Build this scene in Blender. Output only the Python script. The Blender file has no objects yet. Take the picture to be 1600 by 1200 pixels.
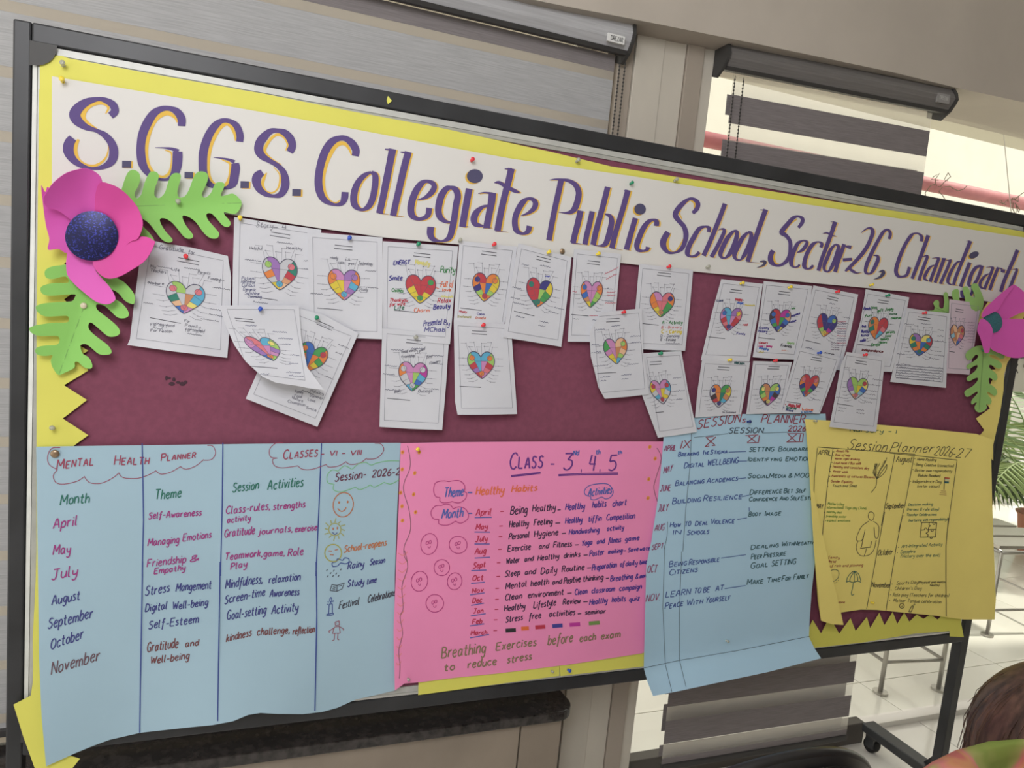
import bpy, bmesh, math, random
from mathutils import Vector, Matrix
from mathutils.geometry import delaunay_2d_cdt, tessellate_polygon
random.seed(7)
S = bpy.context.scene
COL = S.collection
# ---------------------------------------------------------------- camera
# world: x along the notice board, y away from it (into the window wall), z up, floor z = 0
CH = 1.40                                   # camera height
RX = (0.93199264, 0.04496895, 0.35967694)   # world axes in camera (x right, y down, z forward)
RY = (-0.35042731, -0.14194267, 0.92577156)
RZ = (0.09268448, -0.98885291, -0.11653117)
RXv, RZv = Vector(RX).normalized(), None
RYc = Vector(RX) * 0
axX = Vector(RX); axZ = Vector(RZ)
axY = axZ.cross(axX)                        # away from the viewer
F = 1111.09
cam_d = bpy.data.cameras.new('camera'); cam = bpy.data.objects.new('camera', cam_d); COL.objects.link(cam)
cam_d.sensor_width = 36; cam_d.lens = 36 * F / 1600; cam_d.clip_start = 0.02; cam_d.clip_end = 200
r = Vector((axX.x, axY.x, axZ.x)); dn = Vector((axX.y, axY.y, axZ.y)); fw = Vector((axX.z, axY.z, axZ.z))
cam.matrix_world = Matrix(((r.x, -dn.x, -fw.x, 0), (r.y, -dn.y, -fw.y, 0), (r.z, -dn.z, -fw.z, CH), (0, 0, 0, 1)))
S.camera = cam
# ---------------------------------------------------------------- world, sun, lamps, exposure
S.view_settings.view_transform = 'Standard'; S.view_settings.look = 'None'
S.view_settings.gamma = 1; S.view_settings.use_curve_mapping = False
S.view_settings.exposure = 0.0
w = bpy.data.worlds.new('sky'); S.world = w; w.use_nodes = True
w.node_tree.nodes['Background'].inputs[0].default_value = (1.0, 0.975, 0.93, 1)
w.node_tree.nodes['Background'].inputs[1].default_value = 1.55
def lamp(name, kind, loc, power, color, size=1.0, target=None, size_y=None):
    d = bpy.data.lights.new(name, kind); d.energy = power; d.color = color
    if kind == 'AREA':
        d.size = size
        if size_y: d.shape = 'RECTANGLE'; d.size_y = size_y
    if kind == 'SUN': d.angle = size
    o = bpy.data.objects.new(name, d); COL.objects.link(o); o.location = loc
    if target is not None:
        o.rotation_euler = (Vector(target) - Vector(loc)).to_track_quat('-Z', 'Y').to_euler()
    return o
lamp('sun', 'SUN', (9.6, 4.7, 7), 4.2, (1.0, 0.95, 0.84), math.radians(3), (2.6, 6.0, 0))
lamp('ceiling_lamp_light', 'AREA', (-0.45, -0.45, 2.30), 23, (0.97, 0.97, 1.0), 0.8, (0.2, 1.4, 1.3))

# ---------------------------------------------------------------- pixel -> place on the board
D0 = 1.38
def ray(px, py):
    v = ((px - 800) / F, (py - 600) / F, 1.0)
    return Vector((axX.x*v[0]+axX.y*v[1]+axX.z*v[2], axY.x*v[0]+axY.y*v[1]+axY.z*v[2], axZ.x*v[0]+axZ.y*v[1]+axZ.z*v[2]))
def onY(px, py, y):
    q = ray(px, py); q = q * (y / q.y); q.z += CH; return q
def onZ(px, py, z):
    q = ray(px, py); q = q * ((z - CH) / q.z); q.z += CH; return q
def onX(px, py, x):
    q = ray(px, py); q = q * (x / q.x); q.z += CH; return q
def W(px, py, d=0.0):
    return onY(px, py, D0 - d)

def proj(P):
    q = Vector((P[0], P[1], P[2]-CH)); X = Vector(RX)*q.x+Vector(RY)*q.y+Vector(RZ)*q.z
    return 800+F*X.x/X.z, 600+F*X.y/X.z
def solve(P, u, k, target):
    # distance along u from P at which pixel coordinate k reaches target
    a, b = -4.0, 4.0
    lo, hi = 0.0, .0
    f = lambda t: proj(P+u*t)[k]-target
    t0, t1 = 0.0, .1
    for _ in range(30):
        f0, f1 = f(t0), f(t1)
        if abs(f1-f0) < 1e-9: break
        t0, t1 = t1, t1-f1*(t1-t0)/(f1-f0)
    return t1
# ---------------------------------------------------------------- helpers
def lin(c): return tuple((v/255/12.92 if v/255 <= .04045 else ((v/255+.055)/1.055)**2.4) for v in c[:3])
def K(r_, g, b, k=1.28):
    return tuple(min(.93, v*k) for v in lin((r_, g, b)))
MATS = {}
def mat(name, color, rough=.6, metal=0., spec=.3, trans=0., alpha=1., noise=0., nscale=20., bump=0., emit=None, stretch=None, coat=0.):
    if name in MATS: return MATS[name]
    m = bpy.data.materials.new(name); m.use_nodes = True; nt = m.node_tree; b = nt.nodes['Principled BSDF']
    b.inputs['Base Color'].default_value = (*color[:3], 1); b.inputs['Roughness'].default_value = rough
    b.inputs['Metallic'].default_value = metal; b.inputs['Specular IOR Level'].default_value = spec
    b.inputs['Transmission Weight'].default_value = trans; b.inputs['Alpha'].default_value = alpha
    b.inputs['Coat Weight'].default_value = coat
    if noise or bump:
        tc = nt.nodes.new('ShaderNodeTexCoord'); mp = nt.nodes.new('ShaderNodeMapping'); n = nt.nodes.new('ShaderNodeTexNoise')
        nt.links.new(tc.outputs['Object'], mp.inputs[0]); nt.links.new(mp.outputs[0], n.inputs[0])
        if stretch: mp.inputs['Scale'].default_value = stretch
        n.inputs['Scale'].default_value = nscale; n.inputs['Detail'].default_value = 5
        if noise:
            mx = nt.nodes.new('ShaderNodeMix'); mx.data_type = 'RGBA'
            mx.inputs['A'].default_value = (*[c*(1-noise) for c in color[:3]], 1)
            mx.inputs['B'].default_value = (*[min(1, c*(1+noise)) for c in color[:3]], 1)
            rr = nt.nodes.new('ShaderNodeValToRGB'); rr.color_ramp.elements[0].position = .35; rr.color_ramp.elements[1].position = .65
            nt.links.new(n.outputs[0], rr.inputs[0]); nt.links.new(rr.outputs[0], mx.inputs['Factor'])
            nt.links.new(mx.outputs['Result'], b.inputs['Base Color'])
        if bump:
            bp = nt.nodes.new('ShaderNodeBump'); bp.inputs['Strength'].default_value = bump; bp.inputs['Distance'].default_value = .002
            nt.links.new(n.outputs[0], bp.inputs['Height']); nt.links.new(bp.outputs[0], b.inputs['Normal'])
    MATS[name] = m; return m
def ink_material():
    m = bpy.data.materials.new('marker_ink'); m.use_nodes = True; nt = m.node_tree; b = nt.nodes['Principled BSDF']
    a = nt.nodes.new('ShaderNodeAttribute'); a.attribute_name = 'Col'
    nt.links.new(a.outputs['Color'], b.inputs['Base Color']); b.inputs['Roughness'].default_value = .6
    b.inputs['Specular IOR Level'].default_value = .2
    return m
INK = ink_material()
def obj(name, verts, faces, m, parent=None, smooth=False, cols=None, mats=None, fm=None):
    verts = [Vector(v) for v in verts]
    c = Vector((0, 0, 0))
    if verts:
        lo = Vector([min(v[i] for v in verts) for i in range(3)]); hi = Vector([max(v[i] for v in verts) for i in range(3)])
        c = (lo + hi) / 2
        if not parent: c.z = lo.z
    me = bpy.data.meshes.new(name); me.from_pydata([v - c for v in verts], [], faces)
    for q in (mats or [m]): me.materials.append(q)
    if fm:
        for p, i in zip(me.polygons, fm): p.material_index = i
    if smooth:
        for p in me.polygons: p.use_smooth = True
    if cols:
        at = me.color_attributes.new('Col', 'FLOAT_COLOR', 'POINT')
        flat = []
        for q in cols: flat += [q[0], q[1], q[2], 1.0]
        at.data.foreach_set('color', flat)
    me.update()
    o = bpy.data.objects.new(name, me); COL.objects.link(o)
    if parent:
        o.parent = parent; pl = parent.location; pp = parent.parent
        if pp: pl = pl + pp.location
        o.location = c - pl
    else: o.location = c
    return o
def tag(o, label=None, cat=None, group=None, kind=None):
    if label: o['label'] = label
    if cat: o['category'] = cat
    if group: o['group'] = group
    if kind: o['kind'] = kind
    return o
def thing(name, label, cat, loc, group=None):
    o = bpy.data.objects.new(name, None); COL.objects.link(o); o.location = loc; o.empty_display_size = .05
    return tag(o, label, cat, group)
class MB:
    def __init__(s): s.v = []; s.f = []; s.c = []
    def add(s, vs, fs, col=None):
        n = len(s.v); s.v += [Vector(v) for v in vs]; s.f += [tuple(i+n for i in f) for f in fs]
        s.c += [col or (0, 0, 0)] * len(vs); return s
    def box(s, x0, x1, y0, y1, z0, z1):
        return s.add([(x0,y0,z0),(x1,y0,z0),(x1,y1,z0),(x0,y1,z0),(x0,y0,z1),(x1,y0,z1),(x1,y1,z1),(x0,y1,z1)],
              [(0,3,2,1),(4,5,6,7),(0,1,5,4),(1,2,6,5),(2,3,7,6),(3,0,4,7)])
    def tube(s, pts, r_, n=8, caps=True):
        pts = [Vector(p) for p in pts]; rs = r_ if isinstance(r_, (list, tuple)) else [r_]*len(pts)
        vs = []; fs = []; up = None
        for i, p in enumerate(pts):
            t = (pts[min(i+1, len(pts)-1)] - pts[max(i-1, 0)]).normalized()
            if up is None: up = t.orthogonal().normalized()
            up = (up - t*up.dot(t)).normalized(); sd = t.cross(up)
            for k in range(n):
                a = 2*math.pi*k/n; vs.append(p + (up*math.cos(a) + sd*math.sin(a))*rs[i])
        for i in range(len(pts)-1):
            for k in range(n):
                a = i*n+k; b = i*n+(k+1) % n; fs.append((a, b, b+n, a+n))
        if caps: fs.append(tuple(range(n-1, -1, -1))); fs.append(tuple((len(pts)-1)*n+k for k in range(n)))
        return s.add(vs, fs)
    def ball(s, c, r_, nu=10, nv=6, sc=(1,1,1)):
        c = Vector(c); vs = [c + Vector((0,0,r_*sc[2]))]
        for j in range(1, nv):
            for i in range(nu):
                a = 2*math.pi*i/nu; b = math.pi*j/nv
                vs.append(c + Vector((math.sin(b)*math.cos(a)*sc[0], math.sin(b)*math.sin(a)*sc[1], math.cos(b)*sc[2]))*r_)
        vs.append(c - Vector((0,0,r_*sc[2]))); fs = []
        for i in range(nu): fs.append((0, 1+i, 1+(i+1) % nu))
        for j in range(nv-2):
            for i in range(nu):
                a = 1+j*nu+i; b = 1+j*nu+(i+1) % nu; fs.append((a, a+nu, b+nu, b))
        L = len(vs)-1
        for i in range(nu): fs.append((L, 1+(nv-2)*nu+(i+1) % nu, 1+(nv-2)*nu+i))
        return s.add(vs, fs)
    def prism(s, prof, x0, x1):     # profile in (y, z) extruded along x
        n = len(prof); vs = [(x0, y, z) for y, z in prof] + [(x1, y, z) for y, z in prof]
        fs = [(i, (i+1) % n, n+(i+1) % n, n+i) for i in range(n)] + [tuple(range(n-1, -1, -1)), tuple(range(n, 2*n))]
        return s.add(vs, fs)
    def prismz(s, prof, z0, z1):    # profile in (x, y) extruded along z
        n = len(prof); vs = [(x, y, z0) for x, y in prof] + [(x, y, z1) for x, y in prof]
        fs = [(i, (i+1) % n, n+(i+1) % n, n+i) for i in range(n)] + [tuple(range(n-1, -1, -1)), tuple(range(n, 2*n))]
        return s.add(vs, fs)
    def build(s, name, m, parent=None, smooth=False, bevel=0., cols=False):
        o = obj(name, s.v, s.f, m, parent, smooth, s.c if cols else None)
        if bevel:
            b = o.modifiers.new('bevel', 'BEVEL'); b.width = bevel; b.segments = 2; b.limit_method = 'ANGLE'
        return o
def smooth_pts(pts, n=4, closed=False):
    P = pts; L = len(P); out = []
    if L < 3: return list(P)
    rng = range(L if closed else L-1)
    for i in rng:
        if closed: p0, p1, p2, p3 = P[(i-1) % L], P[i], P[(i+1) % L], P[(i+2) % L]
        else: p0, p1, p2, p3 = P[max(i-1, 0)], P[i], P[i+1], P[min(i+2, L-1)]
        for k in range(n):
            t = k/n
            out.append(tuple(.5*((2*b)+(-a+c)*t+(2*a-5*b+4*c-d)*t*t+(-a+3*b-3*c+d)*t**3) for a, b, c, d in zip(p0, p1, p2, p3)))
    if not closed: out.append(tuple(P[-1]))
    return out
def inside(x, y, poly):
    c = False; j = len(poly)-1
    for i in range(len(poly)):
        xi, yi = poly[i][:2]; xj, yj = poly[j][:2]
        if (yi > y) != (yj > y) and x < (xj-xi)*(y-yi)/(yj-yi)+xi: c = not c
        j = i
    return c
def edge_dist(x, y, poly):
    m = 1e9
    for i in range(len(poly)):
        ax, ay = poly[i][:2]; bx, by = poly[(i+1) % len(poly)][:2]
        dx, dy = bx-ax, by-ay; L = dx*dx+dy*dy
        t = 0 if L == 0 else max(0, min(1, ((x-ax)*dx+(y-ay)*dy)/L))
        m = min(m, math.hypot(x-ax-t*dx, y-ay-t*dy))
    return m
def papermesh(name, outline, depth, m, parent=None, step=12, thick=.0004, offset=0.):
    """a cut sheet of paper lying on the board: outline in photo pixels, height above the board from depth()"""
    pts = []
    L = len(outline)
    for i in range(L):
        a, b = outline[i], outline[(i+1) % L]
        n = max(1, int(math.hypot(a[0]-b[0], a[1]-b[1])/step))
        for k in range(n): pts.append((a[0]+(b[0]-a[0])*k/n, a[1]+(b[1]-a[1])*k/n))
    n = len(pts)
    x0, x1 = min(p[0] for p in pts), max(p[0] for p in pts); y0, y1 = min(p[1] for p in pts), max(p[1] for p in pts)
    ins = []
    y = y0+step/2
    while y < y1:
        x = x0+step/2
        while x < x1:
            if inside(x, y, pts) and edge_dist(x, y, pts) > step*.35: ins.append((x, y))
            x += step
        y += step
    vv = [Vector((p[0], -p[1])) for p in pts+ins]
    vo, _, fo, _, _, _ = delaunay_2d_cdt(vv, [(i, (i+1) % n) for i in range(n)], [], 1, 1e-5)
    faces = [tuple(f) for f in fo]
    verts = [W(v.x, -v.y, depth(v.x, -v.y)+offset) for v in vo]
    o = obj(name, verts, faces, m, parent, True)
    if thick:
        s = o.modifiers.new('thickness', 'SOLIDIFY'); s.thickness = thick; s.offset = -1
        s = o.modifiers.new('crisp_edges', 'EDGE_SPLIT'); s.split_angle = math.radians(50)
    return o
# ---------------------------------------------------------------- pen strokes
class Pen:
    """collects coloured marker strokes (ribbons) lying on a sheet"""
    def __init__(s, depth, off=.0007): s.it = []; s.d = depth; s.off = off; s.lay = 0; s.gid = None
    def put(s, px, vs, fs, col):
        col = tuple(c*.84+.035 for c in col)     # marker ink never covers the paper fully
        s.it.append((s.gid, min(p[0] for p in px), min(p[1] for p in px), max(p[0] for p in px), max(p[1] for p in px), vs, fs, col))
    def ribbon(s, pts, w_, col, closed=False):
        ps = [p[:2] for p in pts]; n = len(ps)
        if n < 2: return
        if not closed and n > 2:      # break at sharp corners so the pen keeps its width
            for i in range(1, n-1):
                ax, ay = ps[i][0]-ps[i-1][0], ps[i][1]-ps[i-1][1]; bx, by = ps[i+1][0]-ps[i][0], ps[i+1][1]-ps[i][1]
                la, lb = math.hypot(ax, ay), math.hypot(bx, by)
                if la > .5 and lb > .5 and (ax*bx+ay*by)/(la*lb) < .35:
                    if isinstance(w_, list): s.ribbon(ps[:i+1], w_[:i+1], col); s.ribbon(ps[i:], w_[i:], col)
                    else: s.ribbon(ps[:i+1], w_, col); s.ribbon(ps[i:], w_, col)
                    return
        vs = []
        for i in range(n):
            if closed: a, b = ps[(i-1) % n], ps[(i+1) % n]
            else: a, b = ps[max(i-1, 0)], ps[min(i+1, n-1)]
            dx, dy = b[0]-a[0], b[1]-a[1]; L = math.hypot(dx, dy) or 1
            hw = (w_[i] if isinstance(w_, list) else w_)/2
            nx, ny = -dy/L*hw, dx/L*hw; x, y = ps[i]; dd = s.d(x, y)+s.off+s.lay
            vs += [W(x+nx, y+ny, dd), W(x-nx, y-ny, dd)]
        fs = [(2*i, 2*i+1, 2*i+3, 2*i+2) for i in range(n-1)]
        if closed: fs.append((2*n-2, 2*n-1, 1, 0))
        s.put(ps, vs, fs, col)
    def line(s, cr, txt, w_, col, sm=True, closed=False, k=4):
        ox, oy, sc = cr
        for st in txt.split(';'):
            q = st.strip(); c2 = sm
            if q.startswith('!'): q = q[1:]; c2 = False
            pts = [tuple(float(v) for v in p.split(',')) for p in q.split()]
            pts = [(ox+p[0]*sc, oy+p[1]*sc) for p in pts]
            if c2 and len(pts) > 2: pts = smooth_pts(pts, k, closed)
            s.ribbon(pts, w_, col, closed)
    def brush(s, cr, txt, col, dx=0, dy=0, wk=1., grow=0):
        ox, oy, sc = cr
        for st in txt.split(';'):
            pts = [tuple(float(v) for v in p.split(',')) for p in st.split()]
            pts = [(ox+p[0]*sc+dx, oy+p[1]*sc+dy, p[2]*sc*wk+grow) for p in pts]
            if len(pts) > 2: pts = smooth_pts(pts, 6)
            s.ribbon(pts, [max(.3, p[2]) for p in pts], col)
    def fill(s, poly, col, extra=0.):
        dd = [W(x, y, s.d(x, y)+s.off+s.lay+extra) for x, y in poly]
        t = tessellate_polygon([[Vector((x, -y, 0)) for x, y in poly]])
        s.put(poly, dd, [tuple(f) for f in t], col)
    def ell(s, cr, cx, cy, rx, ry, w_, col, rot=0, fill=False, a0=0, a1=360, n=20):
        ox, oy, sc = cr; c, q = math.cos(math.radians(rot)), math.sin(math.radians(rot))
        full = a1-a0 >= 360; pts = []
        for i in range(n if full else n+1):
            a = math.radians(a0+(a1-a0)*i/n); x, y = rx*math.cos(a), ry*math.sin(a)
            pts.append((ox+(cx+x*c-y*q)*sc, oy+(cy+x*q+y*c)*sc))
        if fill: s.fill(pts, col)
        else: s.ribbon(pts, w_, col, full)
    def build(s, name, parent, split=True, kind=None):
        """one mesh per written line or drawn figure (split) or one mesh for all"""
        n = len(s.it); par = list(range(n))
        def find(i):
            while par[i] != i: par[i] = par[par[i]]; i = par[i]
            return i
        if split:
            for i in range(n):
                for j in range(i):
                    a, b = s.it[i], s.it[j]
                    if a[0] is not None or b[0] is not None: hit = a[0] == b[0]
                    else: hit = a[1] < b[3]+2 and b[1] < a[3]+2 and a[2] < b[4]+2 and b[2] < a[4]+2
                    if hit: par[find(i)] = find(j)
        else: par = [0]*n
        gs = {}
        for i in range(n): gs.setdefault(find(i), []).append(i)
        last = None
        for ids in gs.values():
            m = MB()
            for i in ids: m.add(s.it[i][5], s.it[i][6], s.it[i][7])
            last = m.build(name, INK, parent, cols=True)
            if kind: last['kind'] = kind
        return last
G = {
'A':'0,0 2.2,8 4.4,0;!.9,3 3.6,3','B':'!0,0 0,8;0,8 2.8,7.6 3.3,6 2.2,4.4 0,4.2;0,4.2 3,3.8 4,2.1 3,.3 0,0',
'C':'4.2,6.6 3,8 1.2,7.4 .2,5 .2,3 1.2,.6 3,0 4.3,1.2','D':'!0,0 0,8;0,8 2.8,7.4 4.2,5 4.2,3 2.8,.5 0,0',
'E':'!4,8 0,8 0,0 4,0;!0,4.2 3.2,4.2','F':'!4,8 0,8 0,0;!0,4.2 3,4.2','G':'4.2,6.6 3,8 1.2,7.4 .2,5 .2,3 1.2,.6 3,0 4.2,1 4.2,3.4;!2.6,3.5 4.6,3.5',
'H':'!0,0 0,8;!4,0 4,8;!0,4 4,4','I':'!0,0 0,8','J':'!.6,8 4.4,8;2.8,8 2.8,3 2.4,.6 1.2,0 0,1.2','K':'!0,0 0,8;!3.8,8 0,3.4;!1.4,4.8 4,0',
'L':'!0,8 0,0 3.8,0','M':'!0,0 .3,8 2.6,2.4 4.9,8 5.2,0','N':'!0,0 0,8 4,0 4,8','O':'2.2,8 .6,6.8 0,4 .6,1.2 2.2,0 3.8,1.2 4.4,4 3.8,6.8 2.2,8',
'P':'!0,0 0,8;0,8 2.8,7.8 3.8,6 2.8,4.2 0,3.8','Q':'2.2,8 .6,6.8 0,4 .6,1.2 2.2,0 3.8,1.2 4.4,4 3.8,6.8 2.2,8;!2.6,2 4.6,-.6',
'R':'!0,0 0,8;0,8 2.8,7.8 3.6,6 2.6,4.3 0,4;!1.6,4 4,0','S':'3.8,7 2.2,8 .6,7 .8,5 2.6,4 3.6,2.4 2.6,.3 1,0 0,1.2',
'T':'!0,8 4.6,8;!2.3,8 2.3,0','U':'0,8 0,2 1,.1 3,.1 4,2 4,8','V':'!0,8 2.1,0 4.2,8','W':'!0,8 1.4,0 2.9,6 4.4,0 5.8,8','X':'!0,8 4,0;!4,8 0,0',
'Y':'!0,8 2,4 4,8;!2,4 2,0','Z':'!0,8 4,8 0,0 4,0',
'a':'3,4.2 1.8,5 .4,4 .2,1.8 1,.1 2.2,.6 3,2.4;3.1,5 3,1.6 3.8,.2','b':'!0,8 0,0;0,2.6 1,4.6 2.6,4.6 3.2,2.6 2.4,.4 1,0 0,1','c':'3,4 1.9,5 .4,4 .1,2 1,.2 2.2,0 3.2,1',
'd':'3,4 1.6,5 .3,3.8 .2,1.6 1.2,0 2.4,.6 3.1,2.4;!3.2,8 3.2,0','e':'.2,2.6 2.8,3.2 2.6,4.7 1.4,5 .2,3.6 .2,1.6 1.2,0 2.4,.1 3.2,1.1',
'f':'3,7.4 2.2,8 1.4,7 1.3,3 1,-2.6;!0,4.6 2.8,4.6','g':'3,4.2 1.8,5 .4,4 .3,1.9 1.2,.4 2.4,1 3,2.8;3.1,5 3,0 2.6,-2.4 1.2,-3 .2,-2',
'h':'!0,8 0,0;0,2.8 1.2,4.6 2.4,4.6 3,3 3,0','i':'!.2,5 .2,0;!.2,6.6 .5,7.2','j':'1.2,5 1.2,0 .8,-2.4 -.4,-2.8;!1.2,6.6 1.5,7.2','k':'!0,8 0,0;!2.8,5 0,2.2;!.9,2.9 3,0',
'l':'0,8 0,1.2 .6,.1 1,.3','m':'!0,5 0,0;0,3 1,4.8 2,4.6 2.4,3 2.4,0;2.4,3 3.4,4.8 4.4,4.6 4.8,3 4.8,0','n':'!0,5 0,0;0,3 1.2,4.8 2.4,4.7 3,3 3,0',
'o':'1.6,5 .4,4 .1,2.4 .6,.6 1.7,0 2.9,.8 3.2,2.6 2.7,4.4 1.6,5','p':'!0,5 0,-3;0,3 1.2,4.9 2.6,4.6 3.1,2.6 2.4,.5 1,.1 0,1','q':'3,4.2 1.8,5 .4,4 .3,1.9 1.2,.2 2.4,.8 3,2.6;!3.1,5 3.1,-3',
'r':'!0,5 0,0;0,2.8 1,4.5 2.4,4.8','s':'2.4,4.4 1.3,5 .3,4 1.2,2.7 2.4,1.7 1.9,.3 .8,0 0,.7','t':'1,7.4 1,1.2 1.7,.1 2.6,.5;!-.2,5 2.4,5','u':'0,5 .1,1.4 1.1,.1 2.3,.7 2.9,2.4;!3,5 3.1,0',
'v':'!0,5 1.5,0 3,5','w':'!0,5 1,0 2.1,4 3.2,0 4.2,5','x':'!0,5 2.8,0;!2.8,5 0,0','y':'0,5 .2,2.2 1.2,1.4 2.4,2 2.9,3;3,5 2.8,0 2.2,-2.6 .8,-3 .2,-2','z':'!0,5 2.8,5 0,0 3,0',
'0':'1.9,8 .5,6.8 0,4 .5,1.2 1.9,0 3.3,1.2 3.8,4 3.3,6.8 1.9,8','1':'!.2,6.6 1.4,8 1.4,0','2':'.2,6.4 1.2,7.9 3,7.6 3.4,5.8 2,3 0,.2;!0,.1 3.8,.1','3':'!.2,8 3.6,8 1.6,5;1.6,5 3.4,4.4 3.7,2.2 2.4,.2 .9,.1 0,1.2',
'4':'!.8,8 0,3.4 3.8,3.4;!3,7.6 3,0','5':'!3.6,8 .6,8 .3,4.8;.3,4.8 2.4,5 3.6,3.4 3.4,1.2 1.8,0 0,.8','6':'3,7.8 1.2,6 .1,3 .6,.7 2,0 3.3,1.1 3.2,3 1.8,4 .3,3','7':'!0,8 3.8,8 1.4,0','8':'1.9,4.3 .4,5.8 1,7.8 2.9,7.8 3.4,5.8 1.9,4.3 .2,2.4 .8,.2 3,.2 3.6,2.4 1.9,4.3','9':'3.2,5 1.6,4 .3,5.4 .9,7.8 2.6,8 3.3,6 3,2.6 1.8,0',
'-':'!0,3 2.6,3.1',',':'!.6,.6 .1,-1.4','.':'!.2,0 .5,.4',"'":'!.4,8 .2,6.4','&':'4,0 1,5 1,7.4 2.4,7.8 2.6,6.2 .2,2.2 .8,.1 2.4,.2 3.8,3','(':'1.2,8.6 .2,5.6 .2,2 1.2,-1.2',')':'0,8.6 1,5.6 1,2 0,-1.2','*':'!0,3 2,5;!0,5 2,3','/':'!0,-.6 2.4,8.4','?':'0,6.4 1.4,8 3,6.6 1.4,4 1.4,2.4;!1.4,.4 1.5,.1',
}
GP = {}
for ch, t in G.items():
    sts = []
    for st in t.split(';'):
        sh = st.startswith('!'); q = st[1:] if sh else st
        p = [tuple(float(v) for v in a.split(',')) for a in q.split()]
        sts.append(p if sh or len(p) < 3 else smooth_pts(p, 3))
    GP[ch] = (sts, max(a[0] for p in sts for a in p))
VP = (-83.7, 10028.4); GID = 0
def text(pen, cr, x1, y1, x2, y2, h, s, col, w_=1.2, small=False, slant=.12, up=None, jit=1.):
    """one handwritten line, baseline from (x1,y1) to (x2,y2), cap height h, in crop units"""
    global GID
    GID += 1; keep = pen.gid; pen.gid = keep or GID
    ox, oy, sc = cr; x1, y1, x2, y2, h = ox+x1*sc, oy+y1*sc, ox+x2*sc, oy+y2*sc, h*sc
    chars = []; X = 0.
    for i, c in enumerate(s):
        if c == ' ': X += 3.0; continue
        k = 1.
        if small and c.islower(): c = c.upper(); k = .7
        st, wd = GP.get(c, GP['-'])
        chars.append((X, k, st)); X += wd*k+1.5
    X -= 1.5
    sx = math.hypot(x2-x1, y2-y1)/X; ux, uy = (x2-x1)/(sx*X), (y2-y1)/(sx*X)
    if up is None:
        vx, vy = x1-VP[0], y1-VP[1]; L = math.hypot(vx, vy); up = (vx/L, vy/L)
    sy = h/8
    for X0, k, st in chars:
        jy = random.uniform(-.3, .3)*jit; js = 1+random.uniform(-.05, .05)*jit; sl = slant+random.uniform(-.04, .04)*jit
        for p in st:
            pts = []
            for a, b in p:
                lx = (X0+a*k)*sx; ly = (b*k*js+jy)*sy
                pts.append((x1+ux*lx+(up[0]+ux*sl)*ly, y1+uy*lx+(up[1]+uy*sl)*ly))
            pen.ribbon(pts, w_, col)
    pen.gid = keep
def scribble(pen, x, y, ux, uy, L, h, col, w_=.7):
    """a word too small to read: a wavy pen line"""
    n = max(4, int(L/1.6)); pts = []
    for i in range(n):
        t = i/(n-1)*L; a = h*random.uniform(.2, 1)*(1 if i % 2 else -.25)
        pts.append((x+ux*t+uy*a*.2, y+uy*t-a*.5))
    pen.ribbon(pts, w_, col)
# ================================================================ THE SETTING
M = {}
M['wall'] = mat('painted_wall', K(168,160,150,1.3), .8, noise=.04, nscale=6, bump=.15)
M['marble'] = mat('beige_marble', K(190,184,172,1.25), .35, spec=.5, noise=.10, nscale=3.5, stretch=(1, 1, .35))
M['marble2'] = mat('beige_marble_darker', K(160,150,138,1.2), .35, spec=.5, noise=.08, nscale=3, stretch=(1, 1, .3))
M['granite'] = mat('polished_black_granite', (.035,.03,.028), .12, spec=.6, noise=.5, nscale=60)
M['floor'] = mat('polished_floor_tile', (.84,.82,.76), .12, spec=.6, noise=.05, nscale=1.2)
M['outwall'] = mat('sunlit_cream_wall', (.70,.67,.59), .9, noise=.03, nscale=3)
M['cream'] = mat('cream_concrete', (.62,.58,.49), .9)
M['pinkpaint'] = mat('faded_pink_paint', (.36,.12,.13), .6, noise=.12, nscale=9)
M['alu'] = mat('brushed_aluminium', (.62,.62,.60), .35, metal=.65, noise=.05, nscale=40, stretch=(1, 1, 20))
M['whitebar'] = mat('white_window_bar', (.78,.76,.70), .4)
M['grout'] = mat('tile_joint', (.35,.32,.27), .8)
M['chrome'] = mat('dull_chrome_tube', (.42,.40,.37), .3, metal=.8)
def glass_mat():
    m = bpy.data.materials.new('window_glass'); m.use_nodes = True; nt = m.node_tree; nt.nodes.clear()
    o = nt.nodes.new('ShaderNodeOutputMaterial'); t = nt.nodes.new('ShaderNodeBsdfTransparent'); g = nt.nodes.new('ShaderNodeBsdfGlossy')
    f = nt.nodes.new('ShaderNodeFresnel'); x = nt.nodes.new('ShaderNodeMixShader'); f.inputs[0].default_value = 1.45
    gm = nt.nodes.new('ShaderNodeNewGeometry'); mm = nt.nodes.new('ShaderNodeMath'); mm.operation = 'SUBTRACT'; mm.inputs[0].default_value = 1
    mu = nt.nodes.new('ShaderNodeMath'); mu.operation = 'MULTIPLY'
    t.inputs[0].default_value = (.98,.99,.97,1); g.inputs['Roughness'].default_value = .02
    nt.links.new(gm.outputs['Backfacing'], mm.inputs[1]); nt.links.new(mm.outputs[0], mu.inputs[0]); nt.links.new(f.outputs[0], mu.inputs[1])
    nt.links.new(mu.outputs[0], x.inputs[0]); nt.links.new(t.outputs[0], x.inputs[1]); nt.links.new(g.outputs[0], x.inputs[2]); nt.links.new(x.outputs[0], o.inputs[0])
    return m
M['glass'] = glass_mat()
def struct(name, mb, m, parent=None, **k):
    o = mb.build(name, m, parent, **k)
    if not parent: o['kind'] = 'structure'
    return o
GY = 1.74                       # glass line of the window wall
YB = 1.60                       # blinds hang here
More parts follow.
